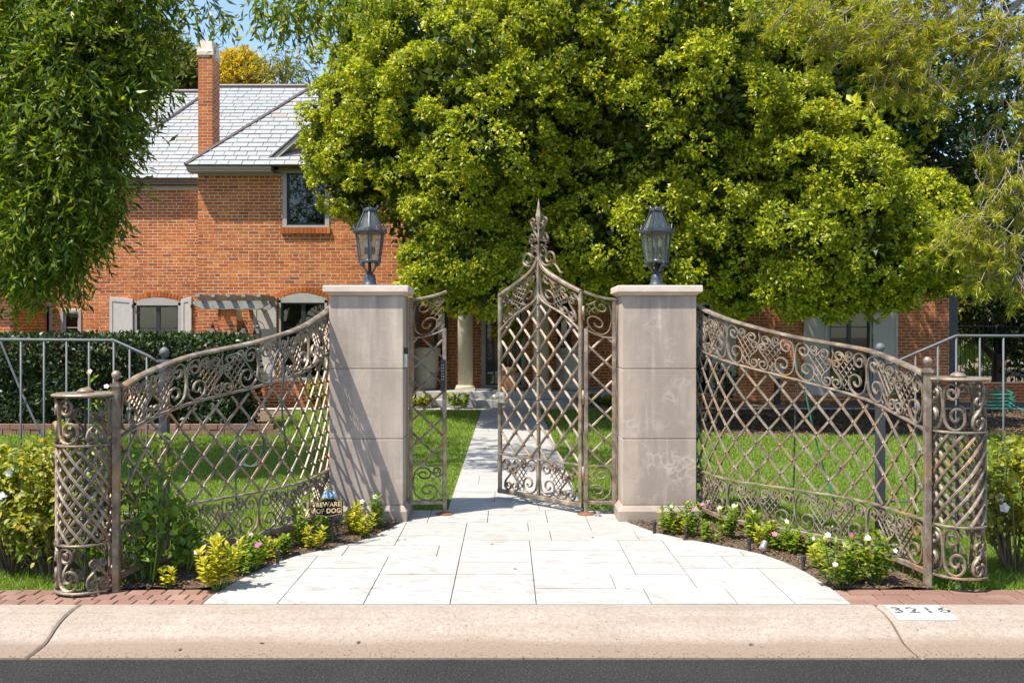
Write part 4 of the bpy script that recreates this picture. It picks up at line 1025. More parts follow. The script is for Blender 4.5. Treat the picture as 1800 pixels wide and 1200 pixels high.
while z+BH < 1.82:
    x = pxa-(.107 if k % 2 else 0)
    while x < pxb:
        a, b = max(x, pxa), min(x+BW, pxb)
        if b-a > .04: m_ = MB(); m_.box(a, b, 19.103, 19.12, z, z+BH); m_.build('brick', M['house_brick'], pr)
        x += BW+.011
    for y in (19.1215, 19.31):
        m_ = MB(); m_.box(pxb-.02, pxb, y, y+.18, z, z+BH); m_.build('brick', M['house_brick'], pr)
    z += CO; k += 1
for k in range(6): m_ = MB(); w = (pxb-pxa)/6; m_.box(pxa+k*w+.003, pxa+(k+1)*w-.007, 19.1, 19.12, z, 2.03); m_.build('brick', M['house_brick'], pr)
for px, d, lab in ((374, 19.2, 'small black coach lantern hanging left of the brick pergola pier'), (428, 19.2, 'small black coach lantern hanging just right of the brick pergola pier'), (452, 19.5, 'small black coach lantern beside the grey window shutter, rightmost of three')):
    x = px2x(px, d); z = py2z(603, d); w = thing('wall_lantern', lab, 'lantern', (x, d, z), 'coach lanterns by the pergola')
    for a in range(4):
        mb = MB(); an = math.pi/4+a*math.pi/2; mb.tube([(x+.06*math.cos(an), d+.06*math.sin(an), z), (x+.085*math.cos(an), d+.085*math.sin(an), z+.19)], .008, 4); mb.build('bar', M['black_iron'], w)
    mb = MB(); mb.lathe([(.058,.004),(.08,.186)], (x, d, z), 4, math.pi/4); mb.build('glass', M['lantern_glass'], w)
    mb = MB(); mb.lathe([(.062,-.02),(.062,0),(.01,.0)], (x, d, z), 4, math.pi/4); mb.build('floor', M['black_iron'], w)
    mb = MB(); mb.lathe([(.11,.19),(.105,.205),(.04,.30),(.03,.33),(.045,.345),(.001,.39)], (x, d, z), 4, math.pi/4); mb.build('roof', M['black_iron'], w)
    mb = MB(); back = 20.0 if px != 428 else 19.45
    mb.tube([(x, d, z+.38), (x, d, z+.44), (x, d+.1, z+.47), (x, back-.005 if px != 428 else d+.25, z+.40)], .009, 5); mb.build('bracket', M['black_iron'], w)
def planter(label, cx, cy, z, r, h):
    mb = MB(); mb.lathe([(r*.72,0),(r*.80,.05*h),(r*.93,.85*h),(r*1.03,.87*h),(r*1.05,h),(r*.93,h),(r*.9,.9*h),(.001,.9*h)], (cx, cy, z), 28); o = mb.build('planter', M['pot'], smooth=False); tag(o, label, 'planter', 'pale porch planters'); return o
planter('large pale planter on the porch behind the keypad panel', px2x(745, 20.9), 20.9, .301, .36, .92)
planter('large pale planter on the porch right of the entrance column', px2x(1003, 20.9), 20.9, .301, .36, .92)
mb = MB(); tx = px2x(893, 20.6); mb.rings([[(tx-q, 20.6-q, z_), (tx+q, 20.6-q, z_), (tx+q, 20.6+q, z_), (tx-q, 20.6+q, z_)] for q, z_ in ((.13, .301), (.16, .72), (.19, .73), (.19, .80))])
tp = mb.build('topiary_pot', M['terracotta']); tag(tp, 'terracotta pot with a clipped round topiary tree in front of the glass door', 'potted tree')
mb = MB(); mb.tube([(tx, 20.6, .8), (tx+.01, 20.6, 1.35)], .02, 6); mb.build('stem', M['bark'], tp)
n = 900; d_ = rand_unit(n); leaf_obj('crown', [leaf_geo(np.array([tx, 20.6, 1.55])+d_*np.array([.36,.3,.24])*rng.uniform(.75, 1, (n, 1)), d_+rand_unit(n)*.7, rand_unit(n), .07, .045)], M['yellow_leaf'], tp)

# ================================================================== TREES
def limb(a, b, r0, r1, bend=.15, n=7, seed=0):
    r = random.Random(seed); a, b = Vector(a), Vector(b); d = b-a; L = d.length
    s1 = Vector((r.uniform(-1,1), r.uniform(-1,1), r.uniform(.0,1)))*L*bend
    pts = [a.lerp(b, k/n) + s1*math.sin(math.pi*k/n) + Vector((r.uniform(-1,1), r.uniform(-1,1), r.uniform(-1,1)))*L*.012 for k in range(n+1)]
    return pts, [r0+(r1-r0)*(k/n)**.8 for k in range(n+1)]
def tree_root(name, label, x, y, group=None):
    return thing(name, label, 'tree', (x, y, 0), group)
def trunk_mesh(tree, base, fork, r0, tips, mat, seed=1):
    mb = MB(); P, Q = limb(base, fork, r0, r0*.72, .05, 8, seed); Q[0] = r0*1.35; mb.tube(P, Q, 10); mb.build('trunk', M[mat], tree, smooth=True)
    for k, t_ in enumerate(tips):
        mb = MB(); st = Vector(fork)-Vector((0,0,.1+.05*(k % 3))); P, Q = limb(st, t_, r0*.5, r0*.10, .12, 8, seed+k*7); mb.tube(P, Q, 7); lo_ = mb.build('limb', M[mat], tree, smooth=True)
        m2 = MB(); rr_ = random.Random(seed*3+k)
        for q in range(7):
            i = rr_.randint(2, 8); p = P[i]; e = p+Vector((rr_.uniform(-1,1), rr_.uniform(-1,1), rr_.uniform(-.5,1)))*rr_.uniform(.5, 1.1); PP, QQ = limb(p, e, Q[i]*.45, .006, .15, 5, q+k*11); m2.tube(PP, QQ, 5)
        stuff(m2.build('twigs', M[mat], lo_))
def rosettes(C, O, n_leaf, L, W, spread=1.0):
    """tufts of leaves: C centres, O outward directions"""
    n = len(C); idx = np.repeat(np.arange(n), n_leaf); o = O[idx]; q = rand_unit(n*n_leaf)
    d = unit(o*rng.uniform(.1, 1.0, (n*n_leaf, 1)) + q*spread); c = C[idx] + d*L*.08 + q*L*.22
    nrm = unit(o + rand_unit(n*n_leaf)*.55)
    s_ = rng.uniform(.7, 1.2, n*n_leaf)
    return leaf_geo(c, d, nrm, L*s_, W*s_)
def hemi(n, axis, k=.25):
    d = rand_unit(n); a = np.asarray(axis); 
    return unit(d + a*k)
def clump_crown(lobes, sub_n, ros_n, sub_r, n_leaf, L, W, view_bias=(0, -.5, .35), zmin=None):
    """crown of lobes > sub-lobes > leaf tufts"""
    G = []
    for (c, r) in lobes:
        c = np.array(c); r = np.array(r) if hasattr(r, '__len__') else np.array([r, r, r]); ns = int(sub_n)
        sd = hemi(ns, view_bias, .75); sc = c + sd*r*rng.uniform(.80, 1.06, (ns, 1))
        for k in range(ns):
            rs = sub_r*rng.uniform(.7, 1.35); d = unit(rand_unit(ros_n) + sd[k]*.7 + np.array(view_bias)*.4); p = sc[k] + d*rs*np.array([1,1,.85])*rng.uniform(.75, 1.05, (ros_n, 1))
            if zmin is not None:
                keep = p[:, 2] > zmin + rng.uniform(-.15, .12, len(p)); p, d = p[keep], d[keep]
            if len(p): G.append(rosettes(p, d, n_leaf, L, W))
    return G
def inner_fill(lobes, n, L, W, f=.82, zmin=None):
    P = []
    for (c, r) in lobes:
        c = np.array(c); r = np.array(r) if hasattr(r, '__len__') else np.array([r]*3); d = rand_unit(n); P.append(c + d*r*f*rng.uniform(.35, 1, (n, 1))**.5)
    P = np.concatenate(P)
    if zmin is not None: P = P[P[:, 2] > zmin+.1]
    return [leaf_geo(P, rand_unit(len(P)), rand_unit(len(P)), L, W)]

# --- the big clipped ficus over the gate
FX, FY = 2.75, 17.0
fic = tree_root('ficus_tree', 'huge dense yellow green ficus tree filling the middle behind the gate', FX, FY)
lobes = []
def lp(px, py, d, r): lobes.append(((px2x(px, d), d, py2z(py, d)), r))
for px, py, d, r in ((612,215,16.4,.72),(632,325,16.5,.62),(585,270,16.9,.46),(650,115,16.6,.78),(655,270,15.9,.8),(690,180,15.6,.9),(660,40,16.6,.9),(740,60,15.6,1.0),(745,300,15.4,.8),(775,200,14.9,.95),
        (780,400,15.0,.62),(770,470,15.1,.50),(830,440,14.9,.62),(810,330,14.8,.75),(850,120,14.6,1.1),(860,250,14.5,.95),(860,490,15.0,.52),(930,330,15.1,.8),(920,190,14.7,1.0),(950,60,14.8,1.2),(950,440,15.3,.62),(800,505,15.3,.36),
        (1010,260,15.3,.85),(1040,140,14.8,1.0),(1060,410,14.7,.62),(1070,320,15.0,.72),(1090,40,14.7,1.1),(1130,240,14.6,.9),(1160,360,14.8,.72),(1160,450,14.8,.58),(1180,130,14.5,1.0),(1040,480,15.4,.46),(1130,500,15.4,.42),
        (1240,60,14.6,1.1),(1250,200,14.4,.95),(1250,330,14.6,.8),(1240,440,14.7,.66),(1290,500,14.9,.42),(1305,110,15.4,.7),(1320,280,14.9,.75),(1330,410,14.5,.72),(1400,300,14.4,.72),(1420,210,14.7,.52),(1410,420,14.3,.78),(1390,500,14.4,.48),
        (1490,330,14.5,.78),(1490,440,14.3,.80),(1470,510,14.5,.40),(1560,400,14.8,.72),(1560,490,14.7,.58),(1620,440,15.3,.62),(1625,370,15.9,.55),(1650,480,15.8,.4)):
    lp(px, py, d, r)
vis = list(lobes)
for k in range(34):     # the back and the top of the crown
    a = rng.uniform(0, 2*math.pi); e = rng.uniform(-.1, 1.2); lobes.append(((FX+.2+4.4*math.cos(a)*math.cos(e*.8), 17.9+1.7*math.sin(a)*math.cos(e*.8), 4.1+3.4*math.sin(e)), 1.15))
geo = clump_crown(vis, 34, 24, .215, 8, .070, .037)
leaf_obj('crown', geo, M['ficus_leaf'], fic)
leaf_obj('inner_crown', inner_fill(lobes, 950, .17, .09), M['inner_leaf_shade'], fic)
leaf_obj('rear_crown', clump_crown(lobes[len(vis):], 22, 13, .45, 6, .17, .09, (0, .3, .5)), M['ficus_leaf'], fic)
tips = [(px2x(px, d), d, py2z(py, d)) for px, py, d in ((640,240,16.6),(700,120,16.4),(790,330,15.8),(860,200,15.6),(960,300,15.9),(1000,120,16),(1080,360,15.6),(1150,200,15.6),(1250,100,15.8),(1330,330,15.5),(1450,320,15.6),(1540,420,15.6),(1580,340,16.2),(1240,430,15.5),(930,440,15.9))]
trunk_mesh(fic, (FX, FY, -.05), (FX-.1, FY-.1, 2.2), .26, tips, 'bark', 4)

# --- narrow leaved drooping tree in the left foreground
def drooping(name, lobes, dens, L, W, mat, tree, tw=.42, down=.9, nl=11, mat2=None):
    P = []; D = []; twig = MB() 
    for (c, r), dn in zip(lobes, dens):
        c = np.array(c); n = int(dn); d = rand_unit(n); st = c + d*np.array(r)*rng.uniform(.25, 1.0, (n, 1))**.6
        dr = unit(d*rng.uniform(.3, 1.1, (n, 1)) + np.array([0, 0, -down*.72]) + rand_unit(n)*.6)
        for j in range(nl):
            t_ = (j+.5)/nl; p = st + dr*tw*t_ + np.array([0,0,-1])*tw*.35*t_*t_; P.append(p)
            D.append(unit(dr*.7 + rand_unit(n)*.95 + np.array([0,0,-.42])))
        for k in range(0, n, 7):
            a = st[k]; b = a+dr[k]*tw+np.array([0,0,-.35])*tw; twig.tube([a, (a+b)/2+np.array([0,0,.03]), b], [.004,.003,.0015], 3, False)
    P = np.concatenate(P); D = np.concatenate(D); s_ = rng.uniform(.65, 1.25, len(P))
    leaf_obj(name, [leaf_geo(P, D, rand_unit(len(P)), L*s_, W*s_, .1)], M[mat], tree)
    stuff(twig.build('twigs', M['bark'], tree))
wt = tree_root('leafy_tree', 'dark green tree with narrow drooping leaves at the left edge', -6.6, 11.2)
wl = []; wd = []; strip = []; sdn = []
for px, py, d, r, n in ((40,60,10.2,1.05,520),(140,40,10.0,.95,520),(230,40,10.0,.75,380),(285,15,9.9,.42,150),(60,180,10.0,1.0,520),(150,150,9.7,.85,480),(225,140,9.8,.62,330),(275,110,9.9,.36,120),
        (40,300,10.0,.9,480),(130,270,9.7,.75,420),(195,240,9.6,.5,270),(235,215,9.7,.30,110),(50,400,9.9,.72,380),(130,370,9.6,.55,300),(190,345,9.6,.36,150),(225,330,9.6,.2,55),(40,470,9.9,.42,190),(105,440,9.6,.42,200),(165,410,9.6,.3,110),(90,490,9.7,.26,85),(130,485,9.7,.18,45),(20,120,10.8,1.2,350),(20,340,10.8,1.0,300),
        (350,-2,9.7,.18,34),(372,20,9.7,.10,14),(390,42,9.7,.08,10),(455,-18,9.5,.14,24),(490,0,9.4,.20,44),(470,22,9.4,.12,20),(520,12,9.4,.22,50),(560,-5,9.4,.2,40),(600,-22,9.4,.18,34),(650,-30,9.4,.18,30),(690,-36,9.4,.16,20),(500,45,9.4,.10,14),(545,18,9.4,.12,18)):
    if px < 330: px, py, r, n = px*.86-16, py-38, r*.90, n*.70
    else: strip.append(((px2x(px, d), d, py2z(py-6, d)), r)); sdn.append(n*.46); continue
    wl.append(((px2x(px, d), d, py2z(py, d)), r)); wd.append(n)
drooping('crown', wl, [n*.80 for n in wd], .122, .031, 'willow_leaf', wt, .40, .75, 12)
drooping('overhanging_spray', strip, sdn, .115, .029, 'willow_leaf', wt, .27, .8, 9)
wl2 = [((px2x(px, d), d, py2z(py, d)), r) for px, py, d, r in ((-40,-300,10.5,1.3),(200,-380,10.2,1.2),(-220,100,11,1.3),(-210,330,11,1.1),(520,-330,9.8,.6))]
drooping('outer_crown', wl2, [300, 220, 300, 250, 120], .15, .04, 'willow_leaf', wt)
trunk_mesh(wt, (-6.9, 11.4, -.05), (-6.75, 11.2, 1.9), .24, [(px2x(px, d), d, py2z(py, d)) for px, py, d in ((-60,40,10.5),(60,100,10.3),(60,-200,10.3),(30,300,10.2),(-20,400,10.4),(160,-350,10),(350,-330,9.8),(560,-300,9.6))], 'bark', 9)

# --- pine at the right with drooping golden needles
def pine(tree, spots, mat='pine_leaf'):
    P = []; D = []; tw = MB(); r = random.Random(3)
    for px, py, d, n, rad, ax in spots:
        c = Vector((px2x(px, d), d, py2z(py, d)))
        for k in range(int(n*.95)):
            st = c + Vector((r.gauss(0, rad), r.gauss(0, rad*.6), r.gauss(0, rad*.55))); dr = Vector((ax[0]+r.gauss(0,.35), r.gauss(-.2,.4), ax[1]+r.gauss(0,.35))).normalized()
            en = st+dr*.30; tw.tube([st-dr*.15, st, en], [.007,.006,.003], 4, False)
            m = 44; t_ = rng.uniform(.45, 1.0, (m, 1)); p = np.array(st)+np.array(dr)*.30*t_; q = unit(np.array(dr)*.75 + rand_unit(m)*.8 + np.array([0,0,-.2])); P.append(p); D.append(q)
    P = np.concatenate(P); D = np.concatenate(D)
    leaf_obj('crown', [leaf_geo(P, D, rand_unit(len(P)), .125*rng.uniform(.7,1.2,len(P)), .012, .05)], M[mat], tree); stuff(tw.build('twigs', M['bark_pale'], tree))
pn = tree_root('pine_tree', 'pine with drooping golden green needles at the right edge', px2x(1960, 14.0), 14.0)
pine(pn, [(1450,20,12.4,34,.33,(-.6,-.3)),(1520,45,12.4,40,.32,(-.7,-.4)),(1490,75,12.5,26,.25,(-.7,-.5)),(1560,85,12.3,40,.26,(-.9,-.3)),(1620,70,12.2,40,.3,(-.8,-.4)),(1590,130,12.2,34,.22,(-.6,-.7)),(1640,150,12.2,30,.22,(-.4,-.9)),(1680,40,12.2,40,.3,(-.5,-.6)),(1730,90,12.3,40,.3,(-.3,-.8)),(1780,50,12.4,40,.3,(-.2,-.9)),(1600,10,12.4,40,.35,(-.6,-.5)),(1700,-20,12.5,40,.4,(-.4,-.7)),(1380,15,12.6,16,.22,(-.7,-.2)),
         (1770,250,12.4,26,.2,(-.3,-.9)),(1760,300,12.3,30,.2,(-.3,-.9)),(1790,350,12.3,30,.22,(-.3,-.9)),(1730,390,12.2,30,.2,(-.6,-.6)),(1700,420,12.2,24,.15,(-.7,-.5)),(1770,430,12.2,34,.22,(-.2,-.9)),(1740,470,12.2,24,.16,(-.3,-.9)),(1790,490,12.2,22,.14,(-.2,-.9)),(1790,180,12.4,18,.2,(-.2,-.9)),(1640,40,12.6,30,.3,(-.6,-.5)),(1850,200,12.5,40,.4,(.1,-.9)),(1860,400,12.5,40,.4,(.1,-.9))])
trunk_mesh(pn, (px2x(1960, 14), 14, -.05), (px2x(1900, 14), 14, 7.2), .2, [(px2x(px, d), d, py2z(py, d)) for px, py, d in ((1560,40,12.6),(1640,20,12.6),(1740,60,12.7),(1480,0,12.7),(1780,-80,13),(1790,160,13.2))], 'bark_pale', 21)

# --- trees and shrubs further back
def back_tree(name, label, spots, mat, trunk, L=.16, W=.07, sub=16, ros=9, sr=.35, nl=6, droop=False, group='trees behind the house', fill=True, seed=2):
    tr = tree_root(name, label, trunk[0], trunk[1], group)
    lb = [((px2x(px, d), d, py2z(py, d)), r) for px, py, d, r in spots]
    if droop: drooping('crown', lb, [int(120*r*r) for _, r in lb], L, W, mat, tr, .7, .7, 9)
    else:
        leaf_obj('crown', clump_crown(lb, sub, ros, sr, nl, L, W), M[mat], tr)
        if fill: leaf_obj('inner_crown', inner_fill(lb, 260, L*1.6, W*2), M['inner_leaf_shade'], tr)
    trunk_mesh(tr, (trunk[0], trunk[1], -.05), (trunk[0], trunk[1], trunk[2]), .2, [c for c, r in lb][:6], 'bark', seed)
    return tr
back_tree('olive_tree', 'olive green tree behind the roof, left of the chimney', [(290,115,31,.75),(318,100,31,.55),(300,150,31,.8),(255,150,31,.9),(330,150,31,.6),(345,140,31.5,.5)], 'olive_leaf', (px2x(300,31), 31, 4), L=.2, W=.06)
back_tree('golden_cypress', 'golden yellow tree behind the roof ridge, just right of the chimney', [(405,135,33,.55),(420,125,33,.5),(440,140,33,.55),(395,150,33,.5),(455,152,33,.4),(425,150,33,.7)], 'gold_leaf', (px2x(425,33), 33, 5), L=.2, W=.05, sub=20)
back_tree('slender_tree', 'thin grey green tree with open foliage behind the roof beside the ficus', [(485,118,32,.45),(505,135,32,.5),(465,98,32,.25),(525,105,32,.5),(500,95,32,.35)], 'olive_leaf', (px2x(505,32), 32, 5), L=.24, W=.06, droop=True)
back_tree('shade_tree', 'dark leaved tree behind the ficus, upper right', [(1370,160,19,1.0),(1440,200,19,1.0),(1500,150,19.3,1.1),(1560,240,19,1.1),(1640,330,18.8,1.0),(1690,250,19,1.1),(1690,400,18.8,.9),(1670,170,19.4,1.1),(1760,280,19.6,1.1),(1740,380,19.6,1.0),(1740,180,19.5,1.2),(1700,90,19.5,1.1),(1620,60,20,1.3),(1500,20,20,1.4),(1350,0,20,1.4)], 'hedge_leaf', (px2x(1880,20.2), 20.2, 3), L=.13, W=.06, sub=22, ros=12, seed=31)
back_tree('acacia_tree', 'bright yellow green shrubby tree beyond the house corner at right', [(1720,480,25,.9),(1760,520,25,.9),(1700,545,25,.7),(1790,470,25.5,1.0),(1740,560,25,.7),(1830,520,25,1.1)], 'yellow_leaf', (px2x(1755,25.5), 25.5, 1), L=.17, W=.06, sub=22, ros=11, group='trees at the right boundary', seed=41)
back_tree('evergreen_tree', 'dark glossy evergreen at the right edge behind the railing', [(1790,540,23,.8),(1800,600,23,.7),(1780,410,24,.9),(1810,450,23.5,.9),(1830,330,24,1.2)], 'hedge_leaf', (px2x(1815,23.5), 23.5, 1), L=.15, W=.07, sub=22, ros=12, group='trees at the right boundary', seed=51)
# far belt of trees that closes the garden
fb = []
for k in range(34):
    x = -30+k*2.1 + rng.uniform(-.6,.6); y = 36+rng.uniform(-2, 3)
    h = 3.6 if x < -2 else 7.0
    fb.append(((x, y, h*.5), (1.9, 1.6, h*.55)))
belt = leaf_obj('distant_trees', clump_crown(fb, 26, 9, .6, 5, .34, .17) + inner_fill(fb, 300, .6, .4), M['green_leaf']); stuff(belt); belt['label'] = 'far belt of mixed green trees closing the garden behind the house'; belt['category'] = 'trees'

# ================================================================== GARDEN: railings, hedge, beds
def pipe_fence(label, pts, bars, zb, post=None, group='grey pipe railings'):
    o = thing('pipe_railing', label, 'railing', (pts[0][0], pts[0][1], 0), group)
    mb = MB(); mb.tube(pts, .011, 8); mb.build('top_rail', M['pipe_grey'], o, smooth=True)
    xs = [p[0] for p in pts]; od = np.argsort(xs)
    for x in bars:
        z = float(np.interp(x, np.array(xs)[od], np.array([p[2] for p in pts])[od])); y = float(np.interp(x, np.array(xs)[od], np.array([p[1] for p in pts])[od]))
        mb = MB(); mb.tube([(x, y, -.03), (x, y, z)], .0072, 8); mb.build('baluster', M['pipe_grey'], o, smooth=True)
    mb = MB(); mb.tube([(p[0], p[1], zb) for p in pts], .007, 6); mb.build('lower_rail', M['pipe_grey'], o); return o
def square_post(label, px, d, top):
    x = px2x(px, d); o = thing('square_post', label, 'post', (x, d, 0), 'dark square fence posts'); e = .03
    mb = MB(); mb.box(x-e, x+e, d-e, d+e, -.05, top); mb.build('shaft', M['dark_post'], o, bevel=.003)
    mb = MB(); mb.box(x-e-.012, x+e+.012, d-e-.012, d+e+.012, top, top+.016); mb.build('cap', M['pipe_grey'], o)
    mb = MB(); mb.lathe([(.016,0),(.012,.012),(.02,.02),(.034,.042),(.036,.055),(.032,.072),(.016,.088),(.001,.092)], (x, d, top+.016), 12); mb.build('ball_finial', M['pipe_grey'], o, smooth=True)
    return x
xr = square_post('dark square post with ball top behind the right curved fence', 1547, 7.2, py2z(627, 7.2))
xl_ = square_post('dark square post with ball top behind the left curved fence', 289, 6.75, py2z(636, 6.75))
D1 = 7.25
R1 = [(xr, D1, py2z(650, 7.2)), (px2x(1683, D1), D1+.02, py2z(590, D1)), (px2x(2050, D1), D1+.05, py2z(591, D1))]
pipe_fence('grey pipe railing rising from the post and running out to the right', R1, [px2x(p, D1) for p in (1610, 1650, 1683, 1725, 1767, 1810, 1852, 1894)], .25)
D2 = 6.75
L1 = [(px2x(-260, D2), D2-.05, py2z(595, D2)), (px2x(200, D2), D2, py2z(598, D2)), (px2x(262, D2), D2, py2z(626, D2)), (xl_-.03, D2, py2z(640, D2))]
pf = pipe_fence('grey pipe railing in front of the clipped hedge, sloping to the post', L1, [px2x(p, D2) for p in (-82, -42, -1, 39, 79, 118, 157, 200, 228, 258)], .25)
mb = MB(); mb.tube([at(1, 600, 6.9), at(38, 690, 6.85), at(75, 770, 6.8)], .008, 6); mb.build('brace_rod', M['pipe_grey'], pf)

# clipped hedge behind a low brick edge
hd = thing('clipped_hedge', 'long dark green clipped hedge behind the left pipe railing', 'hedge', (-6, 15.4, 0))
def hedge(x0, x1, y0, y1, z1, n):
    A = [(x1-x0)*z1, (x1-x0)*(y1-y0), (y1-y0)*z1]; T = sum(A); P = []; O = []
    for a, kind in zip(A, 'ftr'):
        m = int(n*a/T); u = rng.uniform(0, 1, m); v = rng.uniform(0, 1, m); j = rng.normal(0, .05, m)
        bump = .07*np.sin(u*37)*np.sin(v*9)
        if kind == 'f': p = np.stack([x0+(x1-x0)*u, y0+j+bump, z1*v], 1); o = np.array([0,-1,.35])
        elif kind == 't': p = np.stack([x0+(x1-x0)*u, y0+(y1-y0)*v, z1+j*.7+bump*.6], 1); o = np.array([0,-.25,1])
        else: p = np.stack([x1+j, y0+(y1-y0)*u, z1*v], 1); o = np.array([1,-.3,.35])
        P.append(p); O.append(np.broadcast_to(o, (m, 3)))
    P = np.concatenate(P); O = np.concatenate(O); s_ = rng.uniform(.7, 1.3, len(P))
    return leaf_geo(P, unit(O*.6+rand_unit(len(P))), unit(O+rand_unit(len(P))*.8), .085*s_, .042*s_)
leaf_obj('foliage', [hedge(-13.5, -4.35, 14.75, 16.2, 1.43, 42000)], M['hedge_leaf'], hd)
mb = MB(); mb.box(-13.4, -4.5, 14.95, 16.0, -.05, 1.28); mb.build('branch_core', M['soil'], hd)
eb = thing('brick_edging', 'low brick edging along the foot of the clipped hedge', 'edging', (-6, 14.4, 0)); BE = {}
for r in range(2):
    x = -9.2+(.11 if r else 0)
    while x < -3.6:
        if 0 not in BE: m_ = MB(); m_.box(0, .2, 0, .11, 0, .075); BE[0] = m_.mesh('brick')
        link('brick', BE[0], M['paving_brick'], eb, (x, 14.36+rng.uniform(-.006,.006), -.005+r*.082)); x += .212

# planting beds between the paving and the curved fences
def bed(name, edge, S, inner):
    n = 24; A = edge; us = np.linspace(.1, S.len, n); B = [(S.xy(u)[0], S.xy(u)[1]) for u in us]
    poly = list(A[:-2]) + B
    return poly
def soil_bed(name, edge, S, sgn):
    rows = []; n = 40
    for k in range(n+1):
        y = KY1+.33+(7.68-KY1-.33)*k/n
        xe = xl(y, edge)+sgn*.006
        us = np.linspace(0, S.len, 80); ys_ = [S.xy(u)[1] for u in us]; xf = float(np.interp(y, ys_[::-1], [S.xy(u)[0] for u in us][::-1]))+sgn*.03
        rows.append([(xe+(xf-xe)*q/8, y, (-.004 if q in (0,) else .004)+rng.uniform(-.004,.012)*(q > 0)) for q in range(9)])
    mb = MB(); mb.rings(rows, False, False); return struct(mb.build(name, M['soil']))
soil_bed('left_bed', FL, SL, -1); soil_bed('right_bed', FR, SR, 1)
def row_bricks(name, label, S, off, s0, s1):
    o = thing(name, label, 'edging', (*S.xy(S.len*.5), 0)); u = s0
    if 1 not in BE: m_ = MB(); m_.cbox(-.10, .10, -.05, .05, -.04, .055, .006); BE[1] = m_.mesh('brick')
    while u < s1:
        p = S.P(u, 0, off); n_ = S.N(u); b = link('brick', BE[1], M['paving_brick'], o, (p.x, p.y, rng.uniform(-.006,.004))); b.rotation_euler = (rng.uniform(-.03,.03), rng.uniform(-.03,.03), math.atan2(n_.y, n_.x)+math.pi/2+rng.uniform(-.04,.04)); u += .218
row_bricks('brick_edging', 'row of old bricks along the foot of the right curved fence', SR, .12, .25, 2.25)
row_bricks('brick_edging', 'row of old bricks along the foot of the left curved fence', SL, .12, .25, 2.45)

# mulch chips and dry leaves
def scatter(n, region, L, W, z=.01, flat_=.25):
    P = np.stack([region[0]+(region[1]-region[0])*rng.uniform(0,1,n), region[2]+(region[3]-region[2])*rng.uniform(0,1,n), np.full(n, z)], 1)
    d = rand_unit(n)*np.array([1,1,flat_]); return P, d
def in_bed(P, edge, S, sgn):
    us = np.linspace(0, S.len, 80); ys_ = np.array([S.xy(u)[1] for u in us])[::-1]; xs_ = np.array([S.xy(u)[0] for u in us])[::-1]
    xe = np.interp(P[:,1], [p[1] for p in edge], [p[0] for p in edge]); xf = np.interp(P[:,1], ys_, xs_)
    return (P[:,0]*sgn > xe*sgn+.01) & (P[:,0]*sgn < xf*sgn)
G = []
for edge, S, sgn, reg in ((FL, SL, -1, (-2.4,-.8,5.69,7.7)), (FR, SR, 1, (.95,2.6,5.69,7.7))):
    P, d = scatter(7000, reg, .03, .01); k = in_bed(P, edge, S, sgn); P, d = P[k], d[k]; P[:,2] += rng.uniform(0,.012,len(P))
    G.append(leaf_geo(P, d, np.array([0,0,1])+rand_unit(len(P))*.4, rng.uniform(.015,.045,len(P)), rng.uniform(.006,.016,len(P))))
o = leaf_obj('mulch', G, M['litter']); stuff(o); o['label'] = 'brown bark mulch and dry leaves on the planting beds'; o['category'] = 'mulch'
P, d = scatter(16000, (3.1, 13, 14.4, 19.0), 0, 0, .0); o = leaf_obj('leaf_litter', [leaf_geo(P, d, np.array([0,0,1])+rand_unit(len(P))*.4, rng.uniform(.03,.09,len(P)), rng.uniform(.02,.04,len(P)))], M['litter']); stuff(o); o['label'] = 'dry fallen leaves under the ficus in front of the house'; o['category'] = 'leaf litter'

# --- lawn blades
def blades(n, reg, hmin, hmax, w):
    x = rng.uniform(reg[0], reg[1], n); y = rng.uniform(reg[2], reg[3], n); return x, y
def fence_x(y, S):
    us = np.linspace(0, S.len, 80); return np.interp(y, np.array([S.xy(u)[1] for u in us])[::-1], np.array([S.xy(u)[0] for u in us])[::-1])
X = []; Y = []; Hh = []
for n, reg, h in ((60000, (1.6, 4.6, 5.70, 8.2), .042), (45000, (-5.2, -1.5, 5.70, 8.2), .04), (75000, (-5.2, 6.0, 8.22, 10.5), .028), (75000, (-6.5, 8.0, 10.5, 14.35), .034), (30000, (-4.2, 3.1, 14.3, 18.85), .045), (22000, (-9.0, -5.0, 8.5, 14.35), .04)):
    x, y = blades(n, reg, 0, 0, 0)
    keep = ~((x > -.545) & (x < .685) & (y > 8.2))
    if reg[3] < 8.3: keep &= np.where(x > 0, x > fence_x(y, SR)+.0, x < fence_x(y, SL)-.0)
    x, y = x[keep], y[keep]; X.append(x); Y.append(y); Hh.append(h*rng.uniform(.5, 1.5, len(x))*(1+.8*(rng.uniform(0,1,len(x)) > .97)))
X = np.concatenate(X); Y = np.concatenate(Y); Hh = np.concatenate(Hh); n = len(X)
a = rng.uniform(0, 2*math.pi, n); wd_ = rng.uniform(.0035, .0065, n)*np.interp(Y, [5.5, 14], [.75, 1.5]); lean = rng.normal(0, .5, (n, 2))
V = np.empty((n, 3, 3)); V[:,0] = np.stack([X-np.cos(a)*wd_, Y-np.sin(a)*wd_, np.full(n,-.016)], 1); V[:,1] = np.stack([X+np.cos(a)*wd_, Y+np.sin(a)*wd_, np.full(n,-.016)], 1); V[:,2] = np.stack([X+lean[:,0]*Hh, Y+lean[:,1]*Hh, Hh-.016], 1)
gm = np_mesh('grass', V.reshape(-1,3), np.arange(n*3).reshape(-1,3)); gm.materials.append(M['grass_blade']); go = bpy.data.objects.new('grass', gm); COL.objects.link(go); stuff(go); go['label'] = 'short green lawn grass on both sides of the path'; go['category'] = 'grass'

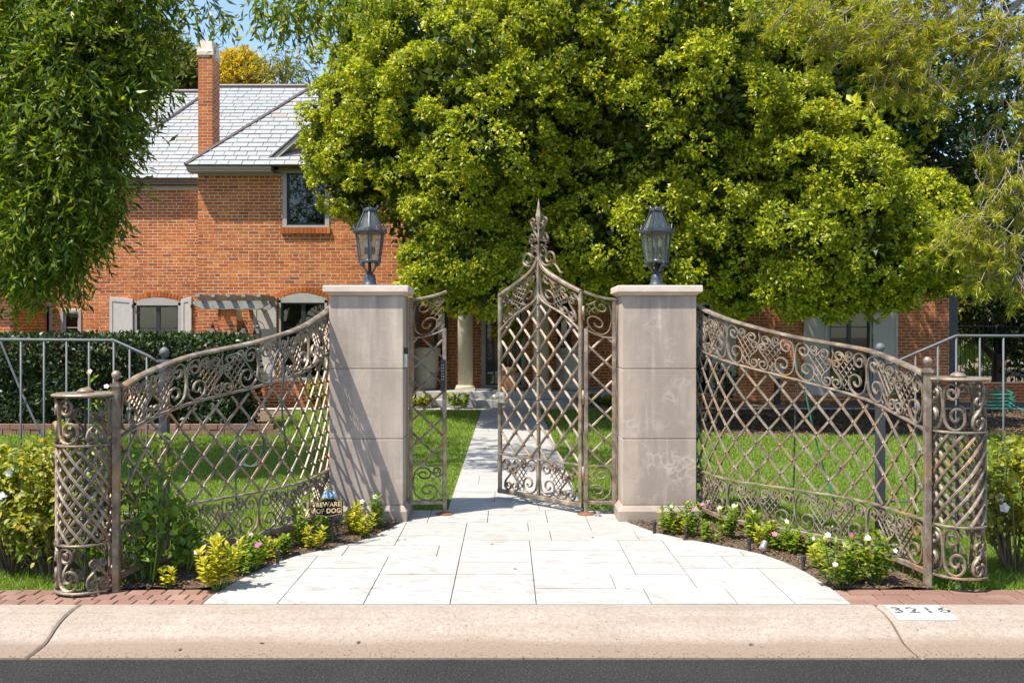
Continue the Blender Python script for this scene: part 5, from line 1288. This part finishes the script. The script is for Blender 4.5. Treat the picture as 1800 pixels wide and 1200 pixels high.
# --- bedding plants
def flower_geo(c, d, r, mat_pet):
    """five petals"""
    d = Vector(d).normalized(); a = d.orthogonal().normalized(); b = d.cross(a); mb = MB()
    for k in range(5):
        t0 = 2*math.pi*k/5; u = a*math.cos(t0)+b*math.sin(t0); w = d.cross(u)
        mb.add([c, c+u*r*.65+w*r*.42+d*r*.06, c+u*r+d*r*.02, c+u*r*.65-w*r*.42+d*r*.06], [(0,1,2,3)])
    return mb
def bedding(name, label, px, py, top_py, mat, flowers=(), width=.12, stems=7, L=.055, W=.026, d=None, cat='flower', group='bedding plants along the paving', lean=.35, per=26, leafgap=None):
    d = d if d else gd(py); x = px2x(px, d); h = py2z(top_py, d); o = thing(name, label, cat, (x, d, 0), group); r = random.Random(int(px*7+py)); P = []; D = []; tips = []
    mb = MB()
    for k in range(stems):
        a = r.uniform(0, 2*math.pi); q = r.uniform(.15, 1); e = Vector((x+math.cos(a)*width*q, d+math.sin(a)*width*q*.8, h*r.uniform(.55, 1.0))); st = Vector((x+math.cos(a)*width*.25*q, d+math.sin(a)*width*.25*q, 0))
        mid = st.lerp(e, .5)+Vector((math.cos(a), math.sin(a), 0))*width*.12; pts = [st, mid, e]; mb.tube(pts, [.004,.0035,.002], 4, False); tips.append(e)
        for j in range(per):
            t_ = (j+.6)/per; t_ = .18+.82*t_; p = st.lerp(mid, t_*2) if t_ < .5 else mid.lerp(e, t_*2-1)
            an = j*2.4+a; dd = Vector((math.cos(an), math.sin(an), r.uniform(-.05,.8)+(.9 if j > per-5 else 0))); P.append(p); D.append(dd)
    mb.build('stems', M['green_leaf'], o)['kind'] = 'stuff'
    P = np.array([tuple(p) for p in P]); D = np.array([tuple(p) for p in D]); s_ = rng.uniform(.6, 1.25, len(P))
    lo_ = leaf_obj('foliage', [leaf_geo6(P, D, np.array([0,0,1.])+rand_unit(len(P))*.35, L*s_, W*s_)], M[mat], o)
    for k, (fm, dz) in enumerate(flowers):
        e = tips[k % len(tips)]; dirn = Vector((r.uniform(-.4,.4), -1, r.uniform(.1,.9))); fl = flower_geo(Vector((0,0,0)), dirn, .0165*r.uniform(.8,1.2), fm); p = e+Vector((r.uniform(-.02,.02), -.015, .012+dz)); fl.build('flower', M[fm], o, p)
    return o
wf, pf_, pp = 'white_flower', 'pink_flower', 'pale_pink'
bedding('vinca_plant', 'tall golden leaved bedding plant at the left paving edge, biggest in its bed', 385, 1036, 938, 'vinca_yellow', [(pp,0)], .17, 12, .06, .028)
bedding('vinca_plant', 'small yellow green seedling on the brick border by the left fence', 298, 1033, 990, 'vinca_yellow', [], .05, 4, .05, .024, per=12)
bedding('vinca_plant', 'green periwinkle with lilac pink flowers beside the golden plant', 448, 1000, 935, 'vinca_leaf', [(pp,0),(pp,.01),(pf_,0),(pp,0)], .14, 9)
bedding('vinca_plant', 'upright periwinkle with one pale pink flower left of the warning sign', 528, 962, 893, 'vinca_leaf', [(pp,.01)], .09, 5)
bedding('vinca_plant', 'periwinkle with a bright pink flower under the warning sign', 570, 955, 905, 'vinca_leaf', [(pf_,0)], .08, 5)
bedding('vinca_plant', 'yellowing periwinkle right of the warning sign at the pillar foot', 622, 940, 882, 'vinca_yellow', [(wf,0),(wf,0)], .10, 7)
bedding('vinca_plant', 'dark green periwinkle nearest the left pillar base', 660, 930, 872, 'vinca_leaf', [(wf,0)], .09, 6)
bedding('vinca_plant', 'low trailing periwinkle between the golden plant and the sign', 490, 978, 945, 'vinca_leaf', [(pp,0)], .11, 6)
bedding('vinca_plant', 'periwinkle with white and pink blooms left of the right pillar corner', 1182, 938, 886, 'vinca_leaf', [(wf,.01),(pp,0)], .09, 7)
bedding('vinca_plant', 'slim periwinkle with a red bloom at the right pillar corner', 1222, 945, 885, 'vinca_leaf', [(pf_,.01),(wf,0),(pf_,-.04)], .08, 6)
bedding('vinca_plant', 'periwinkle with white blooms leaning on the right fence foot', 1277, 948, 890, 'vinca_leaf', [(wf,.01),(wf,0)], .09, 6)
bedding('vinca_plant', 'leafy periwinkle without many blooms in the middle of the right bed', 1318, 955, 900, 'vinca_leaf', [(wf,0)], .10, 7)
bedding('vinca_plant', 'periwinkle with a magenta bloom beside the small spotlight', 1368, 968, 918, 'vinca_leaf', [(pf_,.01),(wf,.02),(pf_,0)], .10, 7)
bedding('vinca_plant', 'big bushy periwinkle with pink and white blooms at the front of the right bed', 1478, 1030, 940, 'vinca_leaf', [(pf_,0),(wf,.01),(pf_,-.02),(wf,0),(wf,.02),(pf_,0),(pp,-.03)], .20, 15)
bedding('vinca_plant', 'tall periwinkle topped by white blooms near the right brick paving', 1536, 1028, 936, 'vinca_leaf', [(wf,.01),(wf,0),(wf,-.02)], .11, 8)
bedding('vinca_plant', 'low periwinkle between the spotlight and the big bushy one', 1415, 975, 935, 'vinca_leaf', [(wf,0)], .09, 6)
bedding('lantana', 'tall lantana with pink flower heads rising behind the left end pillar', 183, 0, 622, 'vinca_leaf', [(pp,.01),(pp,-.03),(pp,0),(pp,.02),(pp,-.06),(pp,.0)], .10, 4, .065, .04, d=5.98, cat='plant', group='climbing and flowering garden shrubs', per=24)
bedding('lantana', 'leafy lantana filling the openwork of the left end pillar', 160, 0, 705, 'green_leaf', [(pp,0),(pp,0)], .19, 10, .07, .042, d=5.92, cat='plant', group='climbing and flowering garden shrubs')
def shrub(name, label, px, d, top, width, mat, n_lobes, L, W, cat, group, seed, low=.22, dens=26, bark='bark'):
    """loose bush: woody stems, each ending in clumps of small leaves with gaps between"""
    r = random.Random(seed); x = px2x(px, d); h = py2z(top, d); o = thing(name, label, cat, (x, d, 0), group); G = []
    for k in range(n_lobes):
        a = r.uniform(0, 2*math.pi); q = math.sqrt(r.random()); z = h*(low+(1-low)*r.random()**.8)*(1-.18*q); c = np.array([x+math.cos(a)*q*width, d+math.sin(a)*q*width*.75, z]); rad = r.uniform(.05, .10)
        m = int(dens*r.uniform(.6, 1.3)); dd = rand_unit(m); P = c + dd*rad*rng.uniform(.3, 1.1, (m, 1)); s_ = rng.uniform(.6, 1.25, m)
        G.append(leaf_geo6(P, dd*.7+rand_unit(m)*.8+np.array([0,0,.15]), np.array([0,-.2,1.])+rand_unit(m)*.7, L*s_, W*s_))
        if k % 2 == 0:
            mb = MB(); b = Vector((x+math.cos(a)*.05, d+math.sin(a)*.05, -.02)); e = Vector(c); mb.tube([b, b.lerp(e, .5)+Vector((math.cos(a), math.sin(a), 0))*.03, e], [.007,.005,.0025], 5); mb.build('stem', M[bark], o)
    leaf_obj('foliage', G, M[mat], o); return o
def rose(label, px, d, top, width, stems, fl, seed):
    o = shrub('rose_bush', label, px, d, top, width, 'rose_leaf', int(stems*1.45), .046, .033, 'rose bush', 'rose bushes behind the brick strips', seed, .2, 30); r = random.Random(seed)
    for k in range(fl):
        c = Vector((px2x(px, d)+r.uniform(-1,1)*width*.8, d-width*.6*r.random(), py2z(top, d)*r.uniform(.35, .85)))
        for q in range(3): f = flower_geo(Vector((0,0,0)), Vector((r.uniform(-.6,.6), -1, r.uniform(0,.8))), .034-.007*q, wf); f.build('flower', M[wf], o, c+Vector((0,-.008*q,0)))
rose('yellow green rose bush with white blooms against the left end pillar', 92, 6.05, 755, .32, 56, 4, 1)
rose('yellow green rose bush at the left edge, second from the end pillar', 22, 6.15, 765, .36, 60, 4, 2)
rose('rose bush mostly beyond the left frame edge', -70, 6.2, 770, .34, 40, 3, 3)
rose('rose bush with glossy pale leaves at the right frame edge', 1785, 6.1, 765, .26, 46, 2, 4)
rose('rose bush beyond the right frame edge', 1870, 6.1, 770, .30, 36, 2, 5)
VG = 'climbing and flowering garden shrubs'
shrub('broadleaf_plant', 'leafy green vine climbing the near end of the left fence', 258, 5.84, 850, .20, 'green_leaf', 20, .07, .045, 'plant', VG, 61, .12, 12, 'green_leaf')
shrub('broadleaf_plant', 'pale thin vine twining through the left fence lattice', 262, 6.06, 750, .16, 'vinca_leaf', 16, .055, .034, 'plant', VG, 62, .45, 9, 'green_leaf')
shrub('broadleaf_plant', 'broad green vine leaves at the middle of the left fence foot', 322, 6.12, 885, .14, 'green_leaf', 16, .075, .045, 'plant', VG, 63, .15, 11, 'green_leaf')
for px, py, tp, mt, lab in ((470,985,950,'vinca_yellow','small yellowing sprig on the left paving edge'), (550,965,925,'vinca_yellow','small golden sprig at the foot of the warning sign'), (420,1012,965,'vinca_leaf','small green sprig tucked beside the golden plant'), (640,944,905,'vinca_yellow','small golden sprig in front of the left pillar base'),
        (1250,952,915,'vinca_leaf','small green sprig beside the loose bricks near the right pillar'), (1340,962,925,'vinca_yellow','small golden sprig behind the spotlight'), (1390,975,930,'vinca_leaf','small green sprig between spotlight and bushy periwinkle'), (1440,1000,950,'vinca_yellow','small golden sprig left of the bushy periwinkle'), (1505,1020,955,'vinca_leaf','small green sprig between the two front periwinkles'), (1195,940,905,'vinca_yellow','small golden sprig at the right pillar base')):
    bedding('vinca_seedling', lab, px, py, tp, mt, [], .09, 6, .05, .024, per=16)
for px, nm in ((745, 'left of the porch planter steps'), (690, 'behind the left pillar by the steps'), (805, 'left of the path at the porch step'), (1040, 'right of the path at the porch step'), (1075, 'behind the right pillar by the steps')):
    bedding('low_shrub', 'low bright green foliage plant ' + nm, px, 0, 693, 'yellow_leaf' if px < 760 else 'vinca_leaf', [], .32, 12, .10, .05, d=19.4, cat='plant', group='low plants along the porch step')
for px, tp, nm in ((1270, 640, 'left of the shutter'), (1600, 660, 'at the right house corner'), (560, 668, 'under the lower window')):
    bedding('low_shrub', 'leafy shrub at the house wall ' + nm, px, 0, tp, 'hedge_leaf' if px > 1000 else 'yellow_leaf', [], .45, 18, .10, .05, d=20.6 if px > 1000 else 19.2, cat='shrub', group='shrubs at the house wall')

# --- sign, blue disc, path lights
sd = gd(958); sx = px2x(578, sd); sg = thing('warning_sign', 'dark oval topped plaque on a stake reading BEWARE OF DOG in gold', 'sign', (sx, sd, 0))
sz0, sz1 = py2z(905, sd), py2z(879, sd); w = .105; tilt = R(4)
P = [(-w, -.055), (-.03, -.068), (.03, -.068), (w, -.055), (w, .045), (.075, .05), (.035, .066), (0, .07), (-.035, .066), (-.075, .05), (-w, .045)]
def sgn_xf(me): me.transform(Matrix.Translation((sx, sd, (sz0+sz1)/2+.005)) @ Matrix.Rotation(R(-8), 4, 'Z') @ Matrix.Rotation(-tilt, 4, 'Y') @ Matrix.Rotation(R(-10), 4, 'X')); return me
m_ = MB(); m_.prism_y(P, -.006, .006); link('plaque', sgn_xf(m_.mesh('plaque')), M['sign_plate'], sg)
m_ = MB(); Q = [(x*.93, y*.91) for x, y in P]; O_ = [(x*.955, y*.94) for x, y in P]
n_ = len(P); m_.v = [(x, -.0075, y) for x, y in O_]+[(x, -.0075, y) for x, y in Q]; m_.f = [(i, (i+1) % n_, n_+(i+1) % n_, n_+i) for i in range(n_)]; link('border', sgn_xf(m_.mesh('border')), M['gold'], sg)
for txt, zz, s_ in (('BEWARE', .018, .047), ('OF DOG', -.028, .047)):
    me = text_mesh(txt, s_, .0008, 1.05); me.transform(Matrix.Translation((0, -.0085, zz)) @ Matrix.Rotation(R(90), 4, 'X')); link('lettering', sgn_xf(me), M['gold'], sg)
m_ = MB(); m_.tube([(sx+.025, sd+.012, -.02), (sx+.02, sd+.014, sz0)], .011, 6); m_.build('stake', M['black_iron'], sg)
m_ = MB(); bd_ = 7.45; bx = px2x(579, bd_); m_.lathe([(.001,-.004),(.055,-.004),(.055,.004),(.001,.004)], (0,0,0), 24); me = m_.mesh('disc'); me.transform(Matrix.Translation((bx, bd_, py2z(873, bd_))) @ Matrix.Rotation(R(80), 4, 'X')); bo = link('yard_marker', me, M['blue_disc']); tag(bo, 'round blue and white yard marker behind the BEWARE OF DOG plaque', 'marker')
m_ = MB(); m_.tube([(bx, bd_+.012, -.02), (bx, bd_+.012, py2z(873, bd_))], .005, 5); m_.build('stake', M['black_iron'], bo)
for px, py, lab in ((1150, 937, 'black path light stub beside the right pillar base'), (1206, 946, 'black path light stub between the pillar corner plants'), (1317, 968, 'black path light stub in the middle of the right bed'), (1412, 1001, 'black path light stub in front of the loose bricks'), (488, 990, 'black path light stub in the left bed')):
    d = gd(py); x = px2x(px, d); m_ = MB(); m_.lathe([(.012,-.03),(.012,.06),(.017,.062),(.017,.09),(.012,.094),(.001,.095)], (x, d, 0), 10); tag(m_.build('path_light', M['black_plastic']), lab, 'path light', 'black path light stubs')
d = gd(972); x = px2x(1340, d); m_ = MB(); m_.tube([(x+.025, d+.02, .075), (x-.005, d-.02, .035)], [.022, .026], 12); so = m_.build('spotlight', M['steel'], smooth=False); tag(so, 'small silver garden spotlight tilted over in the right bed', 'spotlight'); m_ = MB(); m_.tube([(x+.02, d+.015, -.02), (x+.02, d+.015, .06)], .007, 6); m_.build('spike', M['black_plastic'], so)

# --- hoses and small things at the back
def hose(label, pts, mat, r=.007, n=8):
    m_ = MB(); m_.tube(catmull(pts, n), r, 6); return tag(m_.build('garden_hose', M[mat], smooth=True), label, 'hose', 'garden hoses')
q = lambda px, py, off=.05: at(px, py, 6.62+off)
loop = [q(405,625,-.1), q(420,622,-.16), q(435,640,-.16), q(455,668,-.14), q(475,672,-.12), q(478,650,-.1), q(490,615,-.02), q(500,640,.0), q(495,700,.0), q(500,760,.05), q(505,800,.1)]
hose('grey hose draped over the handrail of the left fence', loop, 'hose_grey')
cc = []
for k in range(26):
    a = k*.62; cc.append(at(440+24*math.cos(a)+.3*k-4, 782+38*math.sin(a), 6.95+.01*math.sin(a*3)))
hose('pale green coil of hose hung behind the left fence lattice', [at(415, 880, 6.95), at(418, 800, 6.95)] + cc, 'hose_grey', .006, 4)
hose('thin dark hose hanging straight down behind the right fence', [at(1397,630,7.05), at(1399,680,7.05), at(1397,760,7.06), at(1395,850,7.06), at(1390,880,7.07), at(1380,868,7.07)], 'hose_grey')
hose('thin green hose slanting down behind the right fence', [at(1399,628,7.04), at(1410,660,7.04), at(1422,720,7.05), at(1436,780,7.06), at(1456,850,7.06), at(1475,900,7.0)], 'hose_green', .006)
cc = [(px2x(1745, 18.5)+(.36+.04*math.sin(k))*math.cos(k*.55), 18.5+(.3+.03*math.cos(k*1.7))*math.sin(k*.55), .03+.012*k*.5+.06*max(0, math.sin(k*.55))) for k in range(60)]
hose('green garden hose coiled on the ground by the house corner at right', cc + [(px2x(1800, 18.3), 18.3, .03), (px2x(1880, 18.2), 18.2, .03)], 'hose_green', .014, 4)
ub = thing('utility_box', 'small pale utility box on a dark post in front of the house wall', 'utility box', (px2x(1366, 20.5), 20.5, 0)); x = px2x(1366, 20.5)
m_ = MB(); m_.cbox(x-.13, x+.13, 20.42, 20.56, .55, .88, .01); m_.build('box', M['pot'], ub); m_ = MB(); m_.box(x-.06, x+.06, 20.45, 20.53, -.02, .55); m_.build('post', M['black_iron'], ub)
ig = thing('iron_garden_fence', 'black upright bar garden fence beyond the right house corner', 'fence', (px2x(1740, 23), 22.6, 0))
for k in range(30): x = 10.8+k*.11; m_ = MB(); m_.tube([(x, 22.6, 0), (x, 22.6, 1.85)], .011, 5); m_.build('bar', M['black_iron'], ig)
for z in (.15, 1.7): m_ = MB(); m_.box(10.7, 14.1, 22.58, 22.62, z, z+.03); m_.build('rail', M['black_iron'], ig)
mb = MB(); mb.box(10.3, 16, 21.4, 21.6, -.1, .42); wl_ = mb.build('low_wall', M['mortar']); tag(wl_, 'low brick garden wall beyond the right house corner', 'wall'); z = 0; k = 0
BE2 = MB(); BE2.box(0, .2, 0, .02, 0, .058); bm_ = BE2.mesh('brick')
while z < .38:
    x = 10.3+(.107 if k % 2 else 0)
    while x < 14: link('brick', bm_, M['house_brick'], wl_, (x, 21.39, z)); x += .216
    z += CO; k += 1
n = 900; gx = rng.uniform(-3.2, 3.2, n); gy = np.where(rng.uniform(0,1,n) < .75, rng.normal(4.80, .035, n), rng.uniform(4.78, 5.3, n)); gy = np.clip(gy, 4.765, 5.34); gz = np.array([kerb_z(v) for v in gy])+.002
o = leaf_obj('gutter_grit', [leaf_geo(np.stack([gx, gy, gz], 1), rand_unit(n)*np.array([1,1,.1]), np.array([0,0,1.])+rand_unit(n)*.3, rng.uniform(.004,.014,n), rng.uniform(.003,.007,n))], M['litter']); stuff(o); o['label'] = 'grit and leaf crumbs gathered in the gutter of the kerb'; o['category'] = 'grit'
# wind-blown leaf scraps on the paving and the kerb
for k, (px, py) in enumerate(((700,950),(712,948),(865,957),(1042,945),(905,1000),(1320,1108),(316,1142),(460,1131),(630,1130))):
    z = 0.004; d = gd(py) if py < 1060 else None
    if d is None:
        d = 5.0; 
        for _ in range(6): d = F*(HC-kerb_z(d))/(py-CY)
        z = kerb_z(d)+.004
    m_ = MB(); a = k*1.3; m_.add([(-.018,0,0),(0,.008,.004),(.02,.001,.002),(0,-.008,.005)], [(0,1,2,3)]); fl = m_.build('fallen_leaf', M['litter'], None, (px2x(px, d), d, z)); fl.rotation_euler = (0, 0, a)
    tag(fl, 'curled dry leaf ' + ('on the paving in front of the left pillar, leftmost of two', 'on the paving in front of the left pillar, rightmost of two', 'on the paving straight in front of the gate opening', 'on the paving in front of the right pillar', 'in the middle of the paving fan', 'on the right half of the kerb slope', 'in the gutter at the left, nearest the kerb joint', 'in the gutter below the left edge of the paving', 'in the gutter left of the middle')[k], 'leaf', 'dry leaves blown on the paving and kerb')
